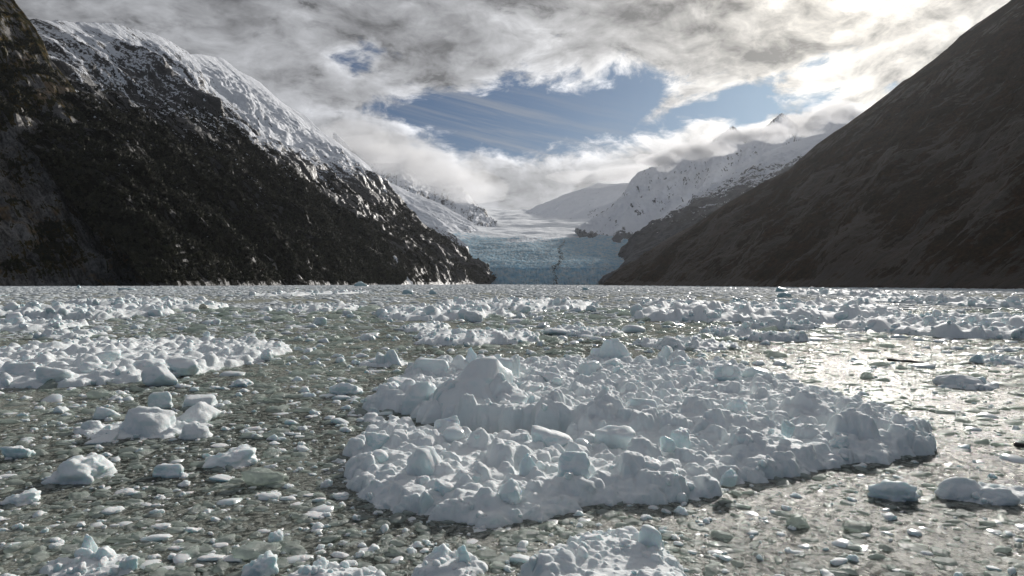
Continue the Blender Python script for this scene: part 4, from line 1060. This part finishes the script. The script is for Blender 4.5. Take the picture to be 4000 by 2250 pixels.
# ------------------------------------------------------------------ single pieces the photograph lets one point at
def piece(label, cx, base, w, h, kind, var, mt_=None, cat='ice block', name='ice_chunk', group=None, dep=0.8, sub=3, rz=0.0, z=0.0):
    x, y = P(cx, base, z); s = y / FPX
    o = bpy.data.objects.new(name, chunk_mesh(kind, var, sub, mt_ or M_block))
    COL.objects.link(o)
    W = w * s; Hh = h * s
    hz = Hh / 1.1
    o.scale = (W / 2, W / 2 * dep, hz)
    o.location = (x, y + W * 0.3 * dep, z + Hh - hz)
    o.rotation_euler = (0, 0, rz)
    o['label'] = label; o['category'] = cat
    if group: o['group'] = group
    return o
S = [
    ('broad humped white ice lump floating low at the left edge foreground', 250, 1890, 290, 95, 'crumb', 2, M_block),
    ('ice lump with a jagged crest left of the largest floe', 890, 1830, 260, 75, 'crumb', 1, M_block),
    ('smooth loaf shaped ice piece in dark water, left foreground', 650, 1862, 125, 46, 'boulder', 1, M_block),
    ('low pointed ice hump below the jagged crested lump', 1030, 1895, 175, 60, 'crumb', 3, M_brash),
    ('flat grey ice slab carrying a small round lump, lower left', 1020, 2180, 240, 48, 'crumb', 4, M_brash),
    ('small round ice lump resting on the flat grey slab', 1072, 2120, 62, 46, 'boulder', 2, M_block),
    ('rounded triangular ice hump at the bottom edge, lower left', 1010, 2262, 180, 90, 'crumb', 1, M_block),
    ('pale ice hump in front of the flat floe, left of centre', 400, 1555, 130, 36, 'crumb', 4, M_brash),
    ('rough pile of white ice crumbs in the slush left of centre', 925, 1510, 110, 28, 'crumb', 2, M_block),
    ('crumbly white ice piece just left of the largest floe', 1345, 1545, 150, 48, 'crumb', 0, M_block),
    ('square ice cube lump on a small plate in the middle distance, left of centre', 1240, 1272, 60, 34, 'block', 1, M_block),
    ('low ice heap at the very left foreground edge', 60, 1790, 110, 48, 'crumb', 3, M_block),
    ('flat snowy ice wedge at the left edge, lower foreground', 60, 1975, 170, 50, 'crumb', 1, M_block),
    ('smooth shark fin shaped ice piece in the glitter, lower right', 3120, 2062, 120, 44, 'crumb', 2, M_brash),
    ('crusted grey ice lump in the glitter right of the largest floe', 3530, 1960, 210, 72, 'crumb', 0, M_block),
    ('long smooth ice slab in the glitter below the largest floe', 3380, 2075, 160, 34, 'crumb', 4, M_brash),
    ('glassy ice lump alone in the slush in front of the long bumpy centre floe', 2120, 1280, 50, 22, 'boulder', 0, M_clear),
    ('blue grey dome of ice on the slush right of centre', 2478, 1298, 100, 28, 'egg', 0, M_block),
    ('flat ice plate with crumbs in the glitter, right of the domed floe', 3045, 1396, 100, 30, 'mound', 4, M_brash),
    ('small ice mound between the largest floe and the driftwood', 3395, 1480, 62, 26, 'mound', 3, M_brash),
    ('bright blue spired berg in front of the long ridge', 1410, 1119, 62, 24, 'pinnacle', 2, M_bluefar),
    ('blue grey berg lump left of the glacier front', 1592, 1150, 46, 24, 'boulder', 2, M_bluefar),
    ('second blue berg lump, pale and sloping, nearer the glacier front', 1688, 1150, 40, 22, 'pinnacle', 1, M_bluefar),
    ('bright blue rounded berg under the brown slope', 3057, 1142, 46, 24, 'boulder', 3, M_bluefar),
    ('blue berg lump just in front of the rounded one under the brown slope', 3068, 1162, 56, 20, 'boulder', 1, M_bluefar),
    ('low wide blue ice slab under the brown slope', 3220, 1141, 80, 9, 'slab', 1, M_bluefar),
    ('small turquoise berg tooth below the left cliff', 304, 1127, 20, 14, 'pinnacle', 0, M_bluefar),
    ('flat turquoise berg slab below the left cliff', 485, 1133, 78, 9, 'slab', 3, M_bluefar),
    ('dark blue ice lump on the slush just right of the glacier front', 2290, 1134, 26, 12, 'boulder', 4, M_bluefar),
    ('pale blue ice block on the slush below the right slope', 2880, 1180, 34, 18, 'block', 3, M_bluefar),
]
for s_ in S:
    piece(*s_, sub=4 if s_[2] > 1400 else 3)

# ------------------------------------------------------------------ driftwood
def build_wood():
    m, k, b = mat('wet_wood', 0.5)
    geo = k.node('ShaderNodeNewGeometry')
    c = k.mix(k.ss(k.noise(k.v('MULTIPLY', geo.outputs['Position'], (2, 12, 12)), 3, 5, 0.6), 0.4, 0.6), (0.010, 0.009, 0.008), (0.045, 0.038, 0.032))
    k.l.new(c, b.inputs['Base Color'])
    def log(label, a, bpt, r0, r1, branches):
        cx, cy = (a[0] + bpt[0]) / 2, (a[1] + bpt[1]) / 2
        root = link('driftwood_log', None, None, label=label, category='driftwood')
        root.location = (cx, cy, 0)
        def tube(nm, p0, p1, ra, rb, seed, seg=16, ring=9):
            p0 = np.array(p0, float); p1 = np.array(p1, float)
            t = (p1 - p0); L = np.linalg.norm(t); t /= L
            u = np.cross(t, [0, 0, 1]); u /= np.linalg.norm(u); w = np.cross(u, t)
            V = []
            for i in range(seg + 1):
                q = i / seg
                c_ = p0 + (p1 - p0) * q + u * 0.05 * L * 0.3 * math.sin(q * 5 + seed) + w * 0.012 * L * math.sin(q * 7 + seed * 2)
                rr = (ra + (rb - ra) * q) * (0.35 if i in (0, seg) else 1)
                for j in range(ring):
                    a_ = 2 * math.pi * j / ring
                    k_ = rr * (1 + 0.22 * math.sin(3 * a_ + seed + q * 3) * math.cos(q * 9 + j))
                    V.append(c_ + (u * math.cos(a_) + w * math.sin(a_)) * k_)
            F = [(i * ring + j, i * ring + (j + 1) % ring, (i + 1) * ring + (j + 1) % ring, (i + 1) * ring + j) for i in range(seg) for j in range(ring)]
            nn_ = len(V); V.append(p0); V.append(p1)
            me_f = F + [(nn_, (j + 1) % ring, j, j) for j in range(0)]
            o = mesh_obj(nm, np.array(V[:nn_]) - np.array([cx, cy, 0]), me_f, m, parent=root)
            return o
        tube('trunk', (*a, 0.04), (*bpt, 0.03), r0, r1, 1.0)
        for (q, ln, ang, up) in branches:
            s = (a[0] + (bpt[0] - a[0]) * q, a[1] + (bpt[1] - a[1]) * q, 0.03)
            e = (s[0] + ln * math.cos(ang), s[1] + ln * math.sin(ang), 0.03 + up)
            tube('branch', s, e, r1 * 0.7, r1 * 0.3, 2.0 + q, 7, 6)
    log('long dark driftwood log lying in the glittering slush on the right', P(3466, 1408), P(3610, 1419), 0.13, 0.06, [(0.3, 0.8, -0.3, 0.05), (0.6, 0.9, 0.1, 0.03)])
    log('dark driftwood stump end at the right edge of the picture', P(3960, 1742), P(4040, 1748), 0.09, 0.05, [(0.4, 0.3, 0.5, 0.03)])
    log('thin dark stick beside the two lobed floe at the right edge', P(3760, 1422), P(3806, 1421), 0.05, 0.03, [])
build_wood()

# ------------------------------------------------------------------ brash: counted pieces near the camera, the rest as one mass
def near_pieces():
    r = np.random.default_rng(99)
    mp = np.array(main_poly)
    kinds = ['plate', 'crumb', 'mound', 'crumb', 'slab']
    regions = [
        # (x0,x1,y0,y1 in photo px, n, width range px at y, group, label)
        (0, 1330, 1760, 2240, 120, (45, 150), 'brash ice pieces in the left foreground', 'grey green half sunken brash ice piece among dark water in the left foreground'),
        (0, 1330, 1540, 1760, 60, (35, 110), 'brash ice pieces between the left floes', 'small pale brash ice piece in slush between the left floes'),
        (1350, 4000, 2080, 2245, 40, (50, 140), 'brash ice pieces below the largest floe', 'translucent brash ice piece floating below the largest floe'),
        (3150, 4000, 1340, 2080, 70, (30, 110), 'brash ice pieces in the sun glitter', 'low dark brash ice piece in the sun glitter on the right'),
    ]
    for x0, x1, y0, y1, n_, wr, grp, lab in regions:
        c = 0; t = 0
        while c < n_ and t < n_ * 20:
            t += 1
            px = r.uniform(x0, x1); py = y0 + (y1 - y0) * r.random() ** 0.9
            x, y = P(px, py)
            if poly_sd(np.array([x]), np.array([y]), mp)[0] > -0.25:
                continue
            sc = (py - HORIZON) / (y1 - HORIZON)
            w = wr[0] * (wr[1] / wr[0]) ** (r.random() ** 2.4) * max(sc, 0.35)
            kd = kinds[r.integers(5)]
            white = r.random() < 0.45
            o = piece(lab, px, py, w, w * r.uniform(0.07, 0.22), kd, int(r.integers(6)), M_block if white and x0 < 3000 else M_brash, cat='ice piece', name='brash_ice_piece', group=grp, dep=r.uniform(0.45, 0.9), rz=r.uniform(-0.7, 0.7))
            c += 1
near_pieces()

def scatter(name, label, pts, scl, rot, idx, meshes):
    """one mass of uncountable pieces: points carrying instances through geometry nodes"""
    src = bpy.data.collections.new(name + '_shapes')
    for i, me in enumerate(meshes):
        o = bpy.data.objects.new('%s_shape_%02d' % (name, i), me)
        src.objects.link(o)
    me = bpy.data.meshes.new(name)
    me.vertices.add(len(pts)); me.vertices.foreach_set('co', np.asarray(pts, dtype=np.float32).ravel())
    a = me.attributes.new('scl', 'FLOAT_VECTOR', 'POINT'); a.data.foreach_set('vector', np.asarray(scl, dtype=np.float32).ravel())
    a = me.attributes.new('rot', 'FLOAT_VECTOR', 'POINT'); a.data.foreach_set('vector', np.asarray(rot, dtype=np.float32).ravel())
    a = me.attributes.new('pick', 'INT', 'POINT'); a.data.foreach_set('value', np.asarray(idx, dtype=np.int32))
    me.update()
    o = link(name, me, None, kind='stuff', label=label)
    g = bpy.data.node_groups.new(name, 'GeometryNodeTree')
    g.interface.new_socket('Geometry', in_out='INPUT', socket_type='NodeSocketGeometry')
    g.interface.new_socket('Geometry', in_out='OUTPUT', socket_type='NodeSocketGeometry')
    N = g.nodes; L = g.links
    gi = N.new('NodeGroupInput'); go = N.new('NodeGroupOutput')
    ip = N.new('GeometryNodeInstanceOnPoints'); ci = N.new('GeometryNodeCollectionInfo')
    ci.inputs['Collection'].default_value = src
    ci.inputs['Separate Children'].default_value = True
    ci.inputs['Reset Children'].default_value = True
    def na(nm, ty):
        q = N.new('GeometryNodeInputNamedAttribute'); q.data_type = ty; q.inputs['Name'].default_value = nm
        return q.outputs[0]
    L.new(gi.outputs[0], ip.inputs['Points']); L.new(ci.outputs[0], ip.inputs['Instance'])
    ip.inputs['Pick Instance'].default_value = True
    L.new(na('pick', 'INT'), ip.inputs['Instance Index'])
    L.new(na('rot', 'FLOAT_VECTOR'), ip.inputs['Rotation'])
    L.new(na('scl', 'FLOAT_VECTOR'), ip.inputs['Scale'])
    L.new(ip.outputs[0], go.inputs[0])
    md = o.modifiers.new('scatter', 'NODES'); md.node_group = g
    return o

def brash():
    r = np.random.default_rng(5)
    shapes_near = [chunk_mesh(k_, v_, 3, M_brash) for k_ in ('plate', 'crumb', 'mound', 'crumb') for v_ in ((0, 1, 2) if k_ != 'crumb' else (3, 4, 5))] + [chunk_mesh('shard', v_, 2, M_clear) for v_ in (0, 1)] + [chunk_mesh('crumb', v_, 3, M_block) for v_ in (0, 1, 2)]
    nsh = len(shapes_near)
    N = 74000
    Y = 10.5 * (130 / 10.5) ** r.random(N)
    X = (r.random(N) * 2 - 1) * 0.80 * Y
    # clumping
    cl = fbm(X / 3.0, Y / 5.0, 4) * 0.9 + 0.5
    keep = r.random(N) < np.clip(0.28 + cl * 0.85, 0.06, 1) * (1 - 0.45 * sstep(X / Y, 0.10, 0.45)) * (1 - 0.35 * sstep(Y, 35, 80))
    X, Y = X[keep], Y[keep]; n = len(X)
    s = np.maximum(0.055, 0.0036 * Y) * (1 + 4.5 * r.random(n) ** 3.4)
    ar = r.uniform(0.5, 1.0, n)
    zz = s * r.uniform(0.28, 0.60, n)
    idx = r.integers(0, 12, n)
    q = r.random(n)
    wf = 0.085 - 0.03 * np.clip((Y - 20) / 60, 0, 1)
    idx = np.where(q < 0.05, 12 + r.integers(0, 2, n), idx)
    idx = np.where(q > 1 - wf, 14 + r.integers(0, 3, n), idx)
    z = -zz * (1.00 - 0.75 * r.random(n) ** 2.4)
    wh = idx >= 14
    s = np.where(wh, s * 0.72, s); zz = np.where(wh, s * r.uniform(0.45, 0.95, n), zz); z = np.where(wh, -zz * r.uniform(0.1, 0.6, n), z)
    scatter('brash_ice', 'mass of small grey brash ice pieces floating all over the near water', np.stack([X, Y, z], 1), np.stack([s, s * ar, zz], 1), np.stack([r.normal(0, 0.12, n), r.normal(0, 0.12, n), r.uniform(0, 6.28, n)], 1), idx, shapes_near)
    # far: denser and whiter, larger growlers
    shapes_far = [chunk_mesh(k_, v_, 2, M_brash_far) for k_ in ('mound', 'boulder', 'slab') for v_ in (0, 1, 2)] + [chunk_mesh('boulder', 3, 2, M_bluefar), chunk_mesh('pinnacle', 0, 2, M_bluefar)]
    N = 95000
    Y = 60 * (3300 / 60) ** (r.random(N) ** 0.9)
    X = (r.random(N) * 2 - 1) * 0.80 * Y
    cl = fbm(X / 30.0, Y / 45.0 + 4, 4)
    keep = (r.random(N) < np.clip(0.45 + cl * 1.1 + 0.35 * sstep(Y, 150, 600), 0.05, 1)) & (X < 560 - 0.19 * Y) & (X > np.interp(Y, [0, 1250, 1750, 3300], [-1600, -937, -531, -83]))
    X, Y = X[keep], Y[keep]; n = len(X)
    s = (0.0021 * Y) * (1 + 3.5 * r.random(n) ** 6)
    s = np.minimum(s, np.maximum(0.5, 1.1 + 0.0022 * Y))
    zz = s * r.uniform(0.15, 0.45, n)
    idx = r.integers(0, 9, n)
    idx = np.where(r.random(n) < 0.05, 9 + r.integers(0, 2, n), idx)
    scatter('distant_brash_ice', 'mass of pale ice pieces covering the far water up to the shores', np.stack([X, Y, -zz * 0.2], 1), np.stack([s * 1.2, s * r.uniform(0.6, 1.0, n), zz], 1), np.stack([0 * X, 0 * X, r.uniform(0, 6.28, n)], 1), idx, shapes_far)
brash()

# ------------------------------------------------------------------ forest on the left slopes
def forest():
    m, k, b = mat('foliage', 0.8)
    oi = k.node('ShaderNodeObjectInfo').outputs['Random']
    c = k.mix(oi, (0.010, 0.014, 0.006), (0.036, 0.036, 0.013))
    k.l.new(c, b.inputs['Base Color'])
    meshes = []
    for v_ in range(5):
        r = np.random.default_rng(300 + v_)
        V = []; F = []
        for i in range(70):
            d = r.normal(size=3); d /= np.linalg.norm(d); d[2] = abs(d[2])
            q = d * r.uniform(0.45, 1.0) * np.array([0.75, 0.75, 1.1]) * (1 + 0.3 * math.sin(5 * d[0] + v_))
            t = r.normal(size=(3, 3)) * 0.26
            n0 = len(V)
            V += [q + t[0], q + t[1], q + t[2]]; F.append((n0, n0 + 1, n0 + 2))
        me = bpy.data.meshes.new('tree_crown')
        me.from_pydata([tuple(x) for x in V], [], F); me.materials.append(m)
        meshes.append(me)
    r = np.random.default_rng(77)
    P_, S_, I_ = [], [], []
    for key, N, smin, smax, zlim in (('a', 30000, 2.2, 5.5, 900), ('b', 22000, 4.0, 8.0, 620), ('c', 16000, 4.0, 8.5, 480)):
        _, G, sn, vg = MT[key]
        nr, nc = vg.shape
        i = r.integers(1, nr - 50, N); j = r.integers(1, nc - 2, N)
        g = G[i, j]
        px = g[:, 0] / g[:, 1]
        dn = fbm(g[:, 0] / 45, g[:, 2] / 45, 3)
        ok = (sn[i, j] < 0.5) & (vg[i, j] + 0.5 * dn > 0.62) & (g[:, 2] < zlim) & (g[:, 2] > 3) & (px > -0.9) & (g[:, 1] > 300)
        g = g[ok]
        # jitter within the cell
        a, b_ = i[ok], j[ok]
        g = g + (G[a + 1, b_] - G[a, b_]) * r.random((len(g), 1)) + (G[a, b_ + 1] - G[a, b_]) * r.random((len(g), 1))
        s = r.uniform(smin, smax, len(g)) * (1 - 0.45 * sstep(g[:, 2], zlim * 0.5, zlim))
        P_.append(g); S_.append(np.stack([s, s, s * r.uniform(0.8, 1.3, len(g))], 1))
    P_ = np.concatenate(P_); S_ = np.concatenate(S_); n = len(P_)
    scatter('forest', 'dark green scrub forest clinging to the left hand slopes', P_, S_, np.stack([np.zeros(n), np.zeros(n), r.uniform(0, 6.28, n)], 1), r.integers(0, 5, n), meshes)
    print('trees', n)
forest()

# ------------------------------------------------------------------ haze
def cloud_bank(label, pts, dens, seed):
    """a bank of real mist: overlapping soft bodies of thin even vapour"""
    m = bpy.data.materials.new('mist'); m.use_nodes = True
    m.node_tree.nodes.clear()
    k = NT(m.node_tree)
    out = k.node('ShaderNodeOutputMaterial')
    v = k.node('ShaderNodeVolumePrincipled')
    v.inputs['Color'].default_value = (0.98, 0.985, 1.0, 1)
    v.inputs['Density'].default_value = dens
    v.inputs['Anisotropy'].default_value = 0.35
    k.l.new(v.outputs[0], out.inputs['Volume'])
    r = np.random.default_rng(seed)
    d, f = ICO[4]
    root = link('mist_bank', None, None, kind='stuff', label=label)
    c0 = np.array(PY(*pts[0][:3])); root.location = c0
    for i, (px, py, Yd, rw, rh) in enumerate(pts):
        c = np.array(PY(px, py, Yd)) - c0
        a = d * (1 + 0.85 * noise3(d, 1.5, seed + i, 5, 0.65))[:, None]
        a = a * np.array([rw, rw * 0.6, rh]) * (Yd / FPX) + c
        o = mesh_obj('vapour_body', a, f, m, parent=root)
rr_ = np.random.default_rng(3)
bank = []
for i in range(44):
    q = i / 43
    px = 2540 + 840 * q; py = 640 - 215 * q ** 0.9
    bank.append((px + rr_.uniform(-20, 20), py + rr_.uniform(-32, 26), 5000 + rr_.uniform(-80, 450), rr_.uniform(34, 72), rr_.uniform(18, 36)))
cloud_bank('low cloud wrapped round the peak right of the glacier', bank, 0.0062, 5)
bank = []
for i in range(16):
    q = i / 15
    bank.append((1370 + 480 * q + rr_.uniform(-30, 30), 560 + 165 * q + rr_.uniform(-35, 35), 5300 + rr_.uniform(-100, 900), rr_.uniform(80, 190), rr_.uniform(40, 80)))
cloud_bank('mist hanging over the snow peaks left of the icefield', bank, 0.0012, 15)
bank = []
for i in range(8):
    q = i / 7
    bank.append((2250 + 330 * q + rr_.uniform(-20, 20), 700 - 30 * q + rr_.uniform(-15, 15), 8300 + rr_.uniform(-100, 400), rr_.uniform(70, 120), rr_.uniform(24, 42)))
cloud_bank('mist veiling the far snow mountain behind the icefield', bank, 0.0010, 25)

def haze():
    m = bpy.data.materials.new('haze_air'); m.use_nodes = True
    m.node_tree.nodes.clear()
    k = NT(m.node_tree)
    out = k.node('ShaderNodeOutputMaterial')
    v = k.node('ShaderNodeVolumePrincipled')
    v.inputs['Color'].default_value = (0.90, 0.94, 1.0, 1)
    v.inputs['Density'].default_value = 0.85e-5
    v.inputs['Anisotropy'].default_value = 0.62
    k.l.new(v.outputs[0], out.inputs['Volume'])
    x0, x1, y0, y1, z0, z1 = -5000, 7000, -1500, 14000, -7, 2300
    V = [(x0, y0, z0), (x1, y0, z0), (x1, y1, z0), (x0, y1, z0), (x0, y0, z1), (x1, y0, z1), (x1, y1, z1), (x0, y1, z1)]
    F = [(0, 3, 2, 1), (4, 5, 6, 7), (0, 1, 5, 4), (1, 2, 6, 5), (2, 3, 7, 6), (3, 0, 4, 7)]
    mesh_obj('haze', V, F, m, smooth=False, kind='stuff', label='thin valley haze')
haze()
